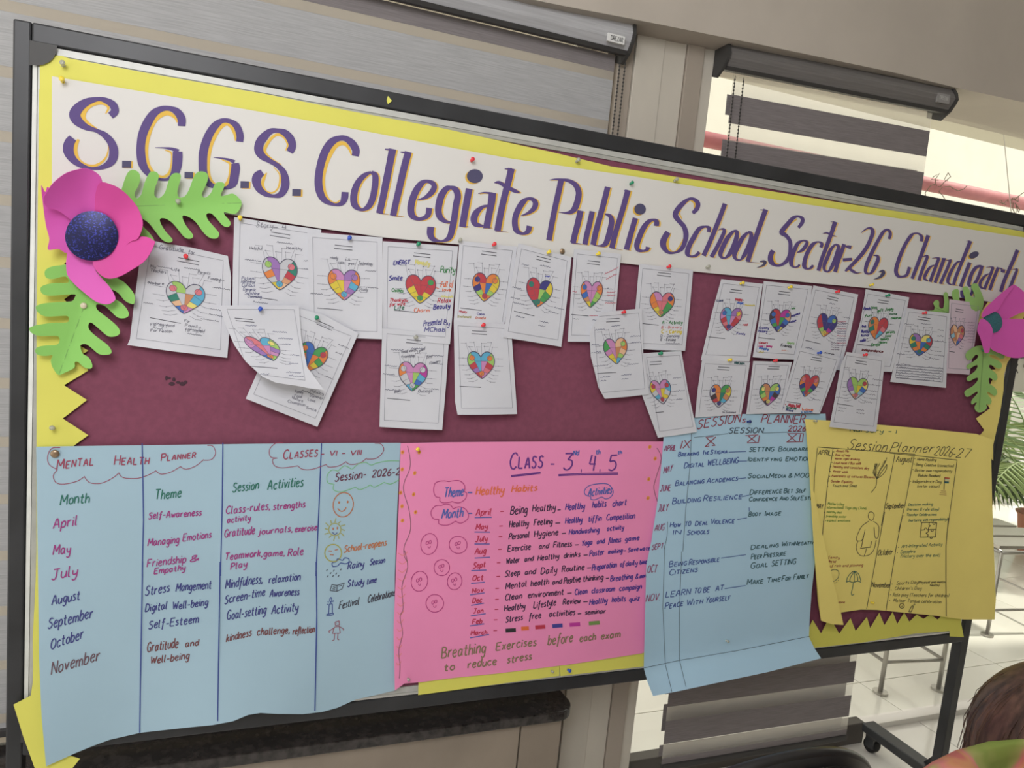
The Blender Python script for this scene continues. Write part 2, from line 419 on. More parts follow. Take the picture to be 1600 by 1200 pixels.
# floor: one bed of joint colour, every tile an object of its own on it
floor = struct('floor', MB().box(-3.2, 12.0, -3.6, 6.8, -.06, -.008), M['grout'])
tiles_me = None
tw = .80
for i in range(19):
    for j in range(13):
        x0 = -3.2+i*tw; y0 = -3.6+j*tw
        if tiles_me is None:
            t = MB().box(-tw/2+.002, tw/2-.002, -tw/2+.002, tw/2-.002, -.008, 0).build('tile', M['floor'], floor); tiles_me = t.data
            t.location = (x0+tw/2-floor.location.x, y0+tw/2-floor.location.y, -.004-floor.location.z)
        else:
            t = bpy.data.objects.new('tile', tiles_me); COL.objects.link(t); t.parent = floor
            t.location = (x0+tw/2-floor.location.x, y0+tw/2-floor.location.y, -.004-floor.location.z)
# wall above the windows
zl = onY(1300, 92, 1.52).z
lint = [(-3.2, onY(830, -6, 1.52).z+.02)]
for px_, py_ in ((830,-1),(900,13),(985,29),(1040,40),(1100,52),(1180,68),(1300,93),(1400,114),(1490,136),(1600,160)):
    q = onY(px_, py_, 1.52); lint.append((q.x, q.z))
lint.append((5.2, lint[-1][1]+.03)); n_ = len(lint)
wv = []
for y in (1.52, 1.78): wv += [(x, y, z) for x, z in lint]+[(5.2, y, 2.95), (-3.2, y, 2.95)]
N_2 = n_+2
zlo = min(z for x, z in lint)
struct('wall_back', MB().add(wv, [tuple(range(N_2)), tuple(range(2*N_2-1, N_2-1, -1))]+[(i, N_2+i, N_2+(i+1) % N_2, (i+1) % N_2) for i in range(N_2)]), M['wall'])
zl = max(z for x, z in lint)+.01
struct('ceiling', MB().box(-3.2, 5.3, -3.6, 1.78, 2.95, 3.05), mat('white_ceiling', (.75,.74,.72), .9))
struct('wall_front', MB().box(-3.2, 5.3, -3.7, -3.6, 0, 2.95), mat('pale_wall', (.62,.60,.58), .9))
# marble pier between the two windows, clad in upright panels
xs = [onY(p, 150, 1.60).x for p in (962, 986, 1031, 1066, 1093, 1112)]
zt = zl
pier = struct('trim_1', MB().box(xs[0]-.02, xs[-1], 1.625, 1.80, 0, zt), M['marble2'])
dep = [1.606, 1.600, 1.604, 1.598, 1.607]
for i in range(5):
    MB().box(xs[i]+.001, xs[i+1]-.001, dep[i], 1.625, 0, zt-.01).build('marble_panel', M['marble'] if i in (1,2,4) else M['marble2'], pier, bevel=.001)
xw = onY(1113, 150, 1.66).x
# low wall under the left window, its granite ledge and marble facing
zL = CH-.985
xl = onZ(913, 1124, zL).x
yl = onZ(600, 1149, zL).y
low = struct('wall_left', MB().box(-3.2, xl-.03, yl+.035, 1.80, 0, zL-.026), M['marble2'])
for a, b in ((-3.2, -1.3), (-1.295, -.30), (-.295, xl-.14), (xl-.135, xl-.028)):
    MB().box(a, b, yl+.02, yl+.035, 0, zL-.026).build('marble_panel', mat('brown_beige_marble', K(146,134,120,1.05), .4, spec=.5, noise=.12, nscale=4), low)
led = []
for k in range(7):
    a = math.pi/2*k/6; led.append((xl-.045+.045*math.sin(a), yl+.045-.045*math.cos(a)))
prof = [(-3.2, yl)]+led+[(xl-.005, 1.60), (-3.2, 1.60)]
struct('trim_2', MB().prismz(prof, zL-.026, zL), M['granite'], bevel=.003)
# left window behind its blind
w1 = struct('window_1', MB().box(-3.2, xs[0]-.02, GY, GY+.006, zL, zl), M['glass'])
f = MB()
for x in (-3.2, -1.1, xs[0]-.06): f.box(x, x+.04, GY-.02, GY+.03, zL, zl)
f.box(-3.2, xs[0]-.02, GY-.02, GY+.03, zL, zL+.04); f.box(-3.2, xs[0]-.02, GY-.02, GY+.03, zl-.04, zl)
f.build('window_frame', M['whitebar'], w1)
# tall right window down to the floor
w2 = struct('window_2', MB().box(xs[-1], 5.2, GY, GY+.006, .05, zl), M['glass'])
f = MB()
f.box(xs[-1], xs[-1]+.022, GY-.09, GY+.03, 0, zl); f.box(xs[-1]+.022, 5.2, GY-.012, GY+.03, 0, .02)
f.box(5.16, 5.2, GY-.02, GY+.03, 0, zl); f.box(xs[-1]+.022, 5.2, GY-.02, GY+.03, zl-.03, zl)
f.build('window_frame', M['whitebar'], w2)
struct('baseboard_right', MB().box(xs[-1], onY(1349, 1150, 1.675).x, 1.675, 1.715, 0, .075), mat('dark_skirting', (.10,.09,.08), .4), bevel=.003)
# outside: canopy band and the cream court wall with its pink rail
zc0 = onY(1600, 236, 3.0).z
struct('trim_3', MB().box(-3.2, 9.0, 2.6, 3.0, zc0, onY(1600, 140, 2.6).z+.02), M['cream'])
z5 = onY(1600, 209, 2.58).z
struct('trim_4', MB().box(-3.2, 9.0, 2.57, 2.6, z5, z5+.028), mat('pale_pink_strip', (.78,.62,.56), .7))
struct('wall_right', MB().box(5.2, 5.3, -3.6, 1.80, 0, 2.95), M['wall'])
struct('wall_outside', MB().box(-3.2, 12.0, 6.6, 6.8, 0, 4.2), M['outwall'])
a = onY(1450, 288, 4.0); b = onY(1600, 317, 4.0)
pr = MB(); hh = (onY(1450, 277, 4.0).z-onY(1450, 299, 4.0).z)/2
pr.prism([(4.0+.05*math.cos(t*math.pi/5), a.z+hh*math.sin(t*math.pi/5)) for t in range(10)], -1.0, 9.0)
tag(pr.build('pipe', M['pinkpaint'], smooth=True), 'long faded pink pipe crossing the sunlit court outside', 'pipe')
for k, (q, wd) in enumerate(((1450, 0), (1565, 1))):
    tw_ = MB(); c = onY(q+10, 290+k*25, 3.93)
    for s in range(5):
        ps = [c+Vector((.02*s, 0, 0))]
        for t in range(5): ps.append(ps[-1]+Vector((random.uniform(-.05, .09), random.uniform(-.01, .01), random.uniform(-.06, .05))))
        tw_.tube(ps, .003, 4)
    tag(tw_.build('twig', mat('dry_twig', (.12,.09,.06), .9)), ['dry twig caught on the pink pipe just right of the blind', 'dry twig caught on the pink pipe above the board corner'][k], 'twig')

# ================================================================ BLINDS
FD = mat('grey_blind_fabric', K(126,120,120,1.2), .85, noise=.10, nscale=14, stretch=(1, 1, 28), bump=.3)
FL = mat('light_grey_blind_fabric', K(178,178,178,1.0), .85, noise=.10, nscale=14, stretch=(1, 1, 28), bump=.3)
def sheer_mat(name, col, tr):
    m = bpy.data.materials.new(name); m.use_nodes = True; nt = m.node_tree; nt.nodes.clear()
    o = nt.nodes.new('ShaderNodeOutputMaterial'); t = nt.nodes.new('ShaderNodeBsdfTransparent'); d = nt.nodes.new('ShaderNodeBsdfDiffuse')
    l = nt.nodes.new('ShaderNodeBsdfTranslucent'); a = nt.nodes.new('ShaderNodeMixShader'); b = nt.nodes.new('ShaderNodeMixShader')
    d.inputs[0].default_value = (*col, 1); l.inputs[0].default_value = (*col, 1); a.inputs[0].default_value = .5; b.inputs[0].default_value = 1-tr
    nt.links.new(d.outputs[0], a.inputs[1]); nt.links.new(l.outputs[0], a.inputs[2])
    nt.links.new(t.outputs[0], b.inputs[1]); nt.links.new(a.outputs[0], b.inputs[2]); nt.links.new(b.outputs[0], o.inputs[0])
    return m
SH = sheer_mat('sheer_blind_mesh', (.92,.89,.82), .74)
SHL = sheer_mat('dense_sheer_blind_mesh', (.62,.58,.52), .06)
CASL = mat('grey_wood_grain_cassette', K(172,172,174,1.2), .55, noise=.08, nscale=10, stretch=(1, 1, 30))
CASD = mat('dark_grey_cassette', K(112,109,107,1.2), .5, noise=.08, nscale=10, stretch=(1, 1, 30))
CAP = mat('dark_plastic_cap', (.06,.058,.056), .45)
def blind(label, x0, x1, xf0, xf1, ztop, zcas, bands, zbot, fabric, cas, chains, light, back, stick):
    root = thing('roller_blind', label, 'blind', ((x0+x1)/2, YB, zbot), 'striped roller blinds on the window wall')
    yb = YB+.03; yf = YB-.055
    prof = [(yb, zcas+.024), (yb, ztop), (yb-.03, ztop), (yf+.018, ztop-.004), (yf+.006, ztop-.02), (yf, (ztop+zcas)/2), (yf+.006, zcas+.02), (yf+.02, zcas+.002)]
    MB().prism(prof, x0+.008, x1-.008).build('cassette', cas, root)
    g = [(y+(.004 if y > YB else -.004), z+(.004 if z > (ztop+zcas)/2 else -.004)) for y, z in prof]
    g = [g[0]]+g[1:]
    g[0] = (YB+.034, zcas-.004); g.append((YB-.01, zcas-.020))
    for a, b in ((x0, x0+.008), (x1-.008, x1)): MB().prism(g, a, b).build('end_cap', CAP, root)
    MB().prism([(yf+.03, ztop-.006), (yf+.03, ztop+.008), (yf+.04, ztop+.012), (yb, ztop+.012), (yb, ztop-.006)], x0+.004, x1-.004).build('top_rail', CAP, root)
    MB().prism([(yf+.016, zcas+.003), (yf+.022, zcas-.005), (yf+.040, zcas-.003), (yf+.040, zcas+.008)], x0+.008, x1-.008).build('bottom_lip', CAP, root)
    z = zcas
    for (za, zb_, kind) in bands:
        if kind == 'd': MB().box(xf0, xf1, YB, YB+.0012, zb_, za).build('fabric_band', fabric, root)
        else: MB().box(xf0, xf1, YB+.0002, YB+.0008, zb_, za).build('sheer_band', SH if light == 'g' else SHL, root)
    for (za, zb_) in back: MB().box(xf0+.002, xf1-.004, YB+.022, YB+.023, zb_, za).build('rear_fabric_band', fabric, root)
    MB().box(xf0, xf1, YB-.006, YB+.010, zbot-.018, zbot).build('bottom_rail', CAP, root, bevel=.003)
    for (xc) in chains:
        c = MB(); zz = zcas-.02
        while zz > zbot+.25: c.ball((xc, YB-.02, zz), .0026, 5, 4); zz -= .0085
        c.tube([(xc, YB-.02, zcas-.01), (xc, YB-.02, zbot+.25)], .0009, 4)
        c.build('bead_chain', CAP, root)
    if stick:
        sx0, sx1, sz0, sz1 = stick
        st = MB().box(sx0, sx1, yf-.0015, yf+.004, sz0, sz1).build('maker_label', mat('label_'+light, (.80,.80,.78) if light == 'w' else (.30,.29,.28), .5), root)
    return root, yf
# right blind: hangs a touch out of line with the board
Rb = Matrix.Rotation(-.0403, 4, 'Z') @ Matrix.Rotation(-.0235, 4, 'Y')
P0 = onY(1143, 147.5, YB); uX, uY, uZ = (Rb @ Vector(v) for v in ((1,0,0), (0,1,0), (0,0,1)))
wF = solve(P0, uX, 0, 1453)
zz = [0, solve(P0, uZ, 1, 192), solve(P0, uZ, 1, 221)]
zB = [solve(P0, uZ, 1, 1163)]
per = zz[0]-zz[2]; dk = zz[0]-zz[1]; n = round((zz[1]-zB[0])/per); per2 = (zz[1]-zB[0])/n
Pf = P0-uY*.055
rz1 = solve(Pf+uX*.05, uZ, 1, proj(Pf+uX*.05)[1]*0+71); rz0 = solve(Pf+uX*.05, uZ, 1, 112)
rx0 = solve(Pf+uZ*.06, uX, 0, 1143)-.012; rx1 = solve(Pf+uZ*.05, uX, 0, 1494)
zb = solve(P0+uX*.25, uZ, 1, 1176)
OX, OZ = 10.0, 10.0              # built at a dummy spot, then swung into place
bands = [(rz0, 0, 's')]; back = []
for k in range(n+1):
    a = -k*per2; b = a-dk; e = a-per2
    bands.append((a, b, 'd')); bands.append((b, max(e, zb), 's')); back.append((a+.006+.0022*k, a-.045))
a = -(n+1)*per2
bands.append((a, zb, 'd')); back.append((a+.026, zb+.01))
up_ = lambda L: [(p_[0]+OZ, p_[1]+OZ)+tuple(p_[2:]) for p_ in L]
stx = rx1-.075
rb, ryf = blind('grey and cream striped roller blind half open in front of the tall right window', OX+rx0, OX+rx1, OX, OX+wF, OZ+rz1, OZ+rz0, up_(bands), OZ+zb, FD, CASD,
      (OX-.008, OX+.018), 'g', up_(back), (OX+stx, OX+stx+.045, OZ+rz0+.012, OZ+rz0+.036))
m_ = [c for c in rb.children if c.name.startswith('maker_label')][0]
FACE = (OX+stx+.008, OX+stx+.038, OZ+rz0+.020)
# left blind
lx1 = onY(985, 60, YB-.03).x
lz1 = onY(975, 21, YB-.05).z; lz0 = onY(975, 77, YB-.05).z
lf1 = onY(955, 150, YB).x
c1 = onY(700, 61, YB).z; c2 = onY(600, 127, YB).z; pl = c1-c2
bands = [(lz0, c1+.012, 'D')]
z = c1
zbl = zL+.03
bl = []
while z > zbl+.02:
    bl.append((z+.011, z-.009, 's')); lo = max(z-pl+.011, zbl); bl.append((z-.009, lo, 'd')); z -= pl
lb, lyf = blind('light grey roller blind with thin cream stripes, closed, behind the top left of the board', -2.2, lx1, -2.18, lf1, lz1, lz0, bl, zbl, FL, CASL,
      (lf1+.004, lf1+.018), 'w', [], (onY(949, 60, YB-.055).x, onY(976, 60, YB-.055).x, onY(962, 67, YB-.055).z, onY(962, 54, YB-.055).z))
MB().box(-2.18, lf1, YB, YB+.0012, c1+.011, lz0).build('fabric_band', FD, lb)
# lettering on the two cassette labels
def face_text(txt, x0, x1, z, h, y, col, parent, w_=.0012):
    m = MB(); X = 0; gl = []
    for c in txt:
        st, wd = GP.get(c, GP['-']); gl.append((X, st)); X += wd+1.6
    k = (x1-x0)/(X-1.6)
    for X0, st in gl:
        for p in st:
            vs = []
            for i, (a, b) in enumerate(p):
                a0, b0 = p[max(i-1, 0)]; a1, b1 = p[min(i+1, len(p)-1)]
                dx, dz = (a1-a0)*k, (b1-b0)*h/8; L = math.hypot(dx, dz) or 1
                nx, nz = -dz/L*w_/2, dx/L*w_/2; px, pz = x0+(X0+a)*k, z+b*h/8
                vs += [(px+nx, y, pz+nz), (px-nx, y, pz-nz)]
            m.add(vs, [(2*i, 2*i+1, 2*i+3, 2*i+2) for i in range(len(p)-1)], col)
    return m.build('lettering', INK, parent, cols=True)
m2 = [c for c in lb.children if c.name.startswith('maker_label')][0]
face_text('DREZAR', onY(954, 60, YB-.055).x, onY(973, 60, YB-.055).x, onY(962, 64.5, YB-.055).z, .010, lyf-.0022, (.05,.05,.05), m2)
face_text('DREZAR', FACE[0], FACE[1], FACE[2], .010, ryf-.0022, (.55,.54,.52), m_)
off = rb.location-Vector((OX, YB, OZ)); rb.rotation_euler = Rb.to_euler(); rb.location = P0+(Rb @ off)

# ================================================================ OUTSIDE BENCHES, PLANTS, SIGN
def bench(label, p0, p1, back_dy, h, parent_group):
    a = onZ(p0[0], p0[1], 0); b = onZ(p1[0], p1[1], 0)
    root = thing('steel_bench', label, 'bench', (a+b)/2, parent_group)
    dv = (b-a).normalized(); nv = Vector((-dv.y, dv.x, 0))
    if nv.y < 0: nv = -nv
    q = [a, b, b+nv*back_dy, a+nv*back_dy]
    for p in q:
        MB().tube([p+Vector((0,0,.01)), p+Vector((0,0,h))], .009).build('leg', M['chrome'], root, True)
        MB().tube([p, p+Vector((0,0,.010))], .028, 14).build('foot_disc', M['chrome'], root)
    for i in range(4):
        MB().tube([q[i]+Vector((0,0,.13)), q[(i+1) % 4]+Vector((0,0,.13))], .007).build('lower_rail', M['chrome'], root, True)
    for i in range(4):
        MB().tube([q[i]+Vector((0,0,h)), q[(i+1) % 4]+Vector((0,0,h))], .011).build('seat_rail', M['chrome'], root, True)
    c = (q[0]+q[1]+q[2]+q[3])/4
    for k in range(5):
        t0 = q[0].lerp(q[3], (k+.1)/5); t1 = q[1].lerp(q[2], (k+.1)/5); t2 = q[1].lerp(q[2], (k+.9)/5); t3 = q[0].lerp(q[3], (k+.9)/5)
        u = Vector((0,0,h+.012)); d = Vector((0,0,h+.028))
        MB().add([t0+u, t1+u, t2+u, t3+u, t0+d, t1+d, t2+d, t3+d], [(3,2,1,0),(4,5,6,7),(0,1,5,4),(1,2,6,5),(2,3,7,6),(3,0,4,7)]).build('seat_slat', M['chrome'], root)
    return root
bench('low steel tube bench just outside the glass under the board corner', (1375, 1083), (1466, 1078), .75, .42, 'steel benches outside')
bench('low steel tube bench farther right outside, beyond the board post', (1542, 993), (1660, 990), .8, .42, 'steel benches outside')
GRN = [mat('palm_green', (.10,.17,.05), .5), mat('palm_green_light', (.22,.30,.10), .5)]
def palm(label, base, n, size, seed, lean=0):
    rnd = random.Random(seed)
    root = thing('potted_palm', label, 'plant', base, 'palms outside the window')
    pr = []
    pot = MB()
    ring = [(.0,.0),(.13,.0),(.17,.26),(.185,.28),(.165,.28),(.15,.25),(0,.25)]
    vs = []; fs = []; N = 16
    for rr, z in ring:
        for k in range(N): vs.append(base+Vector((rr*math.cos(2*math.pi*k/N), rr*math.sin(2*math.pi*k/N), z)))
    for i in range(len(ring)-1):
        for k in range(N): fs.append((i*N+k, i*N+(k+1) % N, (i+1)*N+(k+1) % N, (i+1)*N+k))
    pot.add(vs, fs); pot.build('pot', mat('terracotta', (.50,.20,.13), .7), root, True)
    for i in range(n):
        a = 2*math.pi*i/n+rnd.uniform(-.3, .3); L = size*rnd.uniform(.7, 1.1); up = rnd.uniform(.7, 1.3)
        m = MB(); pts = []
        for t in range(11):
            u = t/10; rr = L*u*.75
            pts.append(base+Vector((math.cos(a)*rr, math.sin(a)*rr, .26+L*(up*u-.75*u*u))))
        m.tube(pts, [.006*(1-.7*t/10)+.001 for t in range(11)], 4)
        for t in range(3, 30):
            u = t/30; x = u*10; k = min(int(x), 9); p = pts[k].lerp(pts[k+1], x-k); d = (pts[k+1]-pts[k]).normalized()
            sd = d.cross(Vector((0,0,1))).normalized()
            for s in (-1, 1):
                ll = L*.30*math.sin(math.pi*min(1, u*.9+.12))*rnd.uniform(.85, 1.1)
                tip = p+sd*s*ll*.8+d*ll*.55-Vector((0,0,ll*.35)); mid = p.lerp(tip, .5)+Vector((0,0,ll*.06)); wv = d*.008
                m.add([p-wv, p+wv, mid+wv*1.4, tip, mid-wv*1.4], [(0,1,2,3,4)])
        m.build('frond', GRN[i % 2], root)
    return root
for k_, (px_, py_, yy_, n_, sz_, lb_) in enumerate(((1645, 760, 3.1, 20, 1.6, 'feathery green palm in a terracotta pot outside the right window'), (1590, 700, 4.9, 14, 1.1, 'green palm farther back, behind the white sign'), (1700, 720, 5.7, 14, 1.1, 'green palm against the sunlit court wall'))):
    q = onY(px_, py_, yy_); palm(lb_, Vector((q.x, yy_, 0)), n_, sz_, 3+k_)
# sign with two letters showing beside the board
p = onY(1586, 540, 2.3); s0 = MB().box(p.x, p.x+.62, 2.3, 2.315, onY(1590, 612, 2.3).z, p.z)
sg = thing('hanging_sign', 'white sign with black Hindi letters seen right of the board post', 'sign', (p.x+.31, 2.3, onY(1590, 612, 2.3).z))
s0.build('sign_board', mat('white_sign', (.62,.60,.55), .7), sg)
for dx_ in (.08, .52): MB().tube([(p.x+dx_, 2.308, p.z-.01), (p.x+dx_, 2.62, zc0+.01)], .002, 5).build('hanging_wire', M['chrome'], sg)
m = MB(); z0 = onY(1592, 570, 2.298).z
def strk(pts, w_):
    vs = []
    for i, (a, b) in enumerate(pts):
        a0, b0 = pts[max(i-1, 0)]; a1, b1 = pts[min(i+1, len(pts)-1)]; L = math.hypot(a1-a0, b1-b0) or 1
        nx, nz = -(b1-b0)/L*w_/2, (a1-a0)/L*w_/2; vs += [(p.x+a+nx, 2.298, z0+b+nz), (p.x+a-nx, 2.298, z0+b-nz)]
    m.add(vs, [(2*i, 2*i+1, 2*i+3, 2*i+2) for i in range(len(pts)-1)], (.02,.02,.02))
for k in range(3):
    o_ = .005+.075*k
    strk([(o_-.01, .035), (o_+.06, .035)], .007); strk([(o_+.03, .035), (o_+.03, .02)], .007)
    strk(smooth_pts([(o_+.03, .02), (o_+.008, .012), (o_+.006, -.008), (o_+.026, -.012), (o_+.034, 0), (o_+.024, .004)], 4), .007); strk([(o_+.02, -.012), (o_+.045, -.04)], .007)
strk([(-.0+.003, -.01), (.008, -.03)], .007)
m.build('lettering', INK, sg, cols=True)
# steel column outside
a = onZ(1580, 790, 0); c = MB().box(a.x, a.x+.16, a.y, a.y+.14, 0, 3.9)
tag(c.build('steel_post', M['alu'], bevel=.004), 'square brushed steel post outside beside the palms', 'post')
# ================================================================ DISPLAY BOARD ON ITS STAND
BLK = mat('black_painted_steel', (.030,.031,.034), .42, spec=.5, noise=.25, nscale=7, bump=.2)
TRIM = mat('aluminium_trim', (.66,.67,.64), .38, metal=.5, noise=.06, nscale=30)
FELT = mat('maroon_felt', K(118,66,84,1.3), .95, noise=.06, nscale=90, bump=.4)
bx0, bx1 = -.2552463*D0, 1.50156184*D0; bz1, bz0 = CH+.26306*D0, CH-.63883*D0
Tt = .031; Tv = .025
root = thing('display_board', 'large maroon felt notice board in a black steel frame on wheels', 'notice board', ((bx0+bx1)/2, 1.395, 0))
def part(mb, name, m, **k): return mb.build(name, m, root, **k)
part(MB().box(bx0+Tv, bx1-Tv, D0, D0+.03, bz1-Tt, bz1), 'top_beam', BLK, bevel=.003)
part(MB().box(bx0+Tv, bx1-Tv, D0, D0+.03, bz0, bz0+Tt), 'bottom_beam', BLK, bevel=.003)
for x in (bx0, bx1-.031): part(MB().box(x, x+(Tv if x < 0 else .031), D0, D0+.03, .09, bz1), 'post', BLK, bevel=.003)
for x in (bx0+Tv/2, bx1-Tt/2):
    yr = D0+.015+.262 if x > 1 else yl+.012
    ft = part(MB().box(x-.026, x+.026, D0+.015-.27, yr, .062, .092), 'foot_beam', BLK, bevel=.004)
    part(MB().prism([(D0-.03, .092), (D0+.06, .092), (D0+.031, .135), (D0-.001, .135)], x-.003, x+.003), 'gusset', BLK)
    for y in (D0+.015-.24, yr-.035):
        c = MB().box(x-.02, x+.02, y-.02, y+.02, .055, .062).build('caster', CAP, root)
        for fx in (-.019, .013): MB().box(x+fx, x+fx+.006, y-.012, y+.02, .02, .056).build('fork', BLK, c)
        wl = MB().tube([(x-.011, y+.008, .024), (x+.011, y+.008, .024)], .024, 18); wl.build('wheel', mat('black_rubber', (.02,.02,.02), .6), c)
        MB().tube([(x-.014, y+.008, .024), (x+.014, y+.008, .024)], .008, 10).build('hub', M['chrome'], c)
g = .002; t = .019
ix0, ix1, iz0, iz1 = bx0+Tv+g, bx1-Tt-.014, bz0+Tt+g, bz1-Tt-g
part(MB().box(ix0+t-.002, ix1-t+.002, D0+.004, D0+.016, iz0+t-.002, iz1-t+.002), 'felt_panel', FELT)
def trimbar(x0, x1, z0, z1, ver):
    m = MB()
    if ver:
        prof = [(x0, D0+.018), (x0, D0+.0005), (x0+(x1-x0)*.35, D0-.002), (x0+(x1-x0)*.38, D0+.0005), (x0+(x1-x0)*.42, D0-.002), (x1, D0+.001), (x1, D0+.018)]
        m.prismz(prof, z0, z1)
    else:
        prof = [(D0+.018, z0), (D0+.0005, z0), (D0-.002, z0+(z1-z0)*.35), (D0+.0005, z0+(z1-z0)*.38), (D0-.002, z0+(z1-z0)*.42), (D0+.001, z1), (D0+.018, z1)]
        m.prism(prof, x0, x1)
    part(m, 'aluminium_trim', TRIM)
trimbar(ix0, ix0+t, iz0, iz1, True); trimbar(ix1-t, ix1, iz0, iz1, True)
trimbar(ix0+t, ix1-t, iz0, iz0+t, False); trimbar(ix0+t, ix1-t, iz1-t, iz1, False)
for (x, z, sx, sz) in ((ix0, iz1, 1, -1), (ix0, iz0, 1, 1), (ix1, iz1, -1, -1)):
    R_ = .031; pf = [(0, 0)]
    m = MB(); vs = []; 
    prof = [(0, 0), (R_, 0)]+[(R_*math.cos(a*math.pi/12), R_*math.sin(a*math.pi/12)) for a in range(1, 6)]+[(0, R_)]
    n_ = len(prof)
    vs = [(x+sx*a, D0-.006, z+sz*b) for a, b in prof]+[(x+sx*a, D0+.018, z+sz*b) for a, b in prof]
    m.add(vs, [tuple(range(n_)), tuple(range(2*n_-1, n_-1, -1))]+[(i, (i+1) % n_, n_+(i+1) % n_, n_+i) for i in range(n_)])
    part(m, 'corner_cap', CAP, bevel=.003)

tm = MB()
for k in range(7):
    q = W(258+k*5+random.uniform(-3, 3), 594+random.uniform(-5, 6), -.0035); tm.ball(q, .004, 7, 5, (random.uniform(.6, 1.5), .15, random.uniform(.5, 1.1)))
part(tm, 'worn_patch', mat('worn_dark_felt', K(74,52,62,1.1), .95))
# ================================================================ PAPER
def flat(base, amp=.0006, f1=.03, f2=.023, ph=0.):
    return lambda x, y: base+amp*(math.sin(x*f1+ph)+math.sin(y*f2+1.3*ph))
YEL = mat('yellow_chart_paper', K(208,204,96,1.22), .65, noise=.02, nscale=8)
YEL2 = mat('deep_yellow_chart_paper', (.95,.80,.24), .65, noise=.02, nscale=8)  # colour raised to stand in for light shining through the paper
WHT = mat('white_chart_paper', K(204,202,198,1.25), .65)
COPY = mat('white_copy_paper', K(200,201,207,1.17), .65)
COPY_PINKLIT = mat('copy_paper_pink_bounce', K(196,180,190,1.2), .65)  # copy paper with the pink light reflected off the flower put into its colour
BLU = mat('light_blue_chart_paper', K(150,176,190,1.30), .65, noise=.015, nscale=6)
BLU2 = mat('light_blue_chart_paper_two', K(156,186,204,1.38), .65, noise=.015, nscale=6)
PNK = mat('pink_chart_paper', K(224,130,170,1.36), .65, noise=.02, nscale=6)
LEAF = mat('green_craft_paper', K(134,190,98,1.22), .7)
LEAF2 = mat('green_craft_paper_two', K(140,180,105,1.25), .7)
PET = mat('magenta_craft_paper', K(205,88,172,1.25), .55)
PETD = mat('rose_craft_paper', K(198,72,146,1.2), .55)
def sheet(name, label, cat, outline, depth, m, group=None, step=14, base=None):
    cx = sum(p[0] for p in outline)/len(outline); cy = max(p[1] for p in outline)
    rt = thing(name, label, cat, W(cx, cy, depth(cx, cy)), group)
    papermesh('paper', outline, depth, m, rt, step)
    return rt
# yellow backing strips
top = [(62,97),(75,95),(75.5,86),(97,87),(107,91),(240,116),(400,144),(550,174),(690,200),(800,224),(862,237.5),(955,260),(1080,280),(1200,298),(1310,316),(1440,336),(1600,362),(1612,366),(1612,420),(1400,380),(1200,350),(1000,315),(800,280),(500,225),(84,150),(62,150)]
sheet('paper_strip', 'long bright yellow paper strip along the top of the board above the banner', 'paper', top, flat(.0022, .0004), YEL, 'yellow paper borders')
lb_ = [(61,140),(90,140),(90,300),(130,370),(138,385),(100,412),(137,440),(100,468),(137,500),(100,525),(138,548),(124,556),(138,579),(100,602),(136,625),(98,654),(138,680),(116,696),(110,720),(112,1000),(60,1020),(52,1060),(51,1000),(57,880),(57,500)]
sheet('paper_border', 'yellow zigzag-edged paper border down the left side of the board', 'paper', lb_, flat(.0026, .0004), YEL, 'yellow paper borders', step=12)
curl = [(57,860),(51,1067),(48,1087),(21,1101),(36,1150),(53,1197),(60,1215),(112,1202),(125,1185.5),(107,1180),(80,1160),(75,1000),(70,880)]
sheet('paper_flap', 'loose yellow paper corner hanging below the lower left of the board', 'paper', curl, lambda x, y: .0045+.018*max(0, (y-980)/220)**2, YEL, 'yellow paper borders', step=12)
rb_ = [(1545,470),(1604,480),(1597,505),(1580,558),(1574,567),(1569,585),(1568,610),(1562,650),(1552,695),(1552,720),(1535,700),(1527,685),(1538,672),(1525,654),(1547,638),(1530,618),(1548,600),(1553,585),(1545,578),(1556,577),(1530,550),(1545,520),(1525,500)]
sheet('paper_border', 'yellow zigzag-edged paper border down the right side of the board', 'paper', rb_, flat(.0026, .0003), YEL2, 'yellow paper borders', step=10)
s1 = [(655,1020),(874,1005),(874,1056),(653.4,1086)]
sheet('paper_strip', 'yellow paper strip showing below the pink poster, left of the blue pin', 'paper', s1, flat(.0050, .0003), YEL, 'yellow paper borders')
s2 = [(872,1005),(1010,985),(1008,1041),(875.6,1056.5)]
sheet('paper_strip', 'short yellow paper strip with the blue pin below the pink poster', 'paper', s2, flat(.0058, .0003), YEL, 'yellow paper borders')
zg = [(1262,985),(1270,968.6),(1283,990),(1293,970),(1302,974),(1311.4,990),(1329,966),(1337,986),(1354.5,964),(1359.6,981.5),(1374,957.6),(1382,977),(1395,956),(1402,975),(1413,957),(1421,971.5),(1432.5,960),(1443,967),(1454,960),(1465,968),(1476,958),(1502,962),(1502,975),(1506,995.6),(1484,994.5),(1484,986),(1430,990),(1351,1003.5),(1277.5,1011.7),(1266,1012)]
sheet('paper_border', 'yellow-green zigzag paper border under the yellow session planner', 'paper', zg, flat(.0030, .0003), YEL, 'yellow paper borders', step=9)
sc_ = MB(); q0 = W(606, 150, .001); q1 = W(612, 158, .001); q2 = W(606, 163, .001); q3 = W(604, 157, .001); o_ = Vector((0, -.0012, 0))
sc_.add([q0, q1, q2, q3, q0+o_, q1+o_*2, q2+o_, q3+o_], [(3,2,1,0),(4,5,6,7),(0,1,5,4),(1,2,6,5),(2,3,7,6),(3,0,4,7)])
tag(sc_.build('paper_scrap', YEL), 'tiny yellow paper scrap stuck on the black top beam', 'paper')
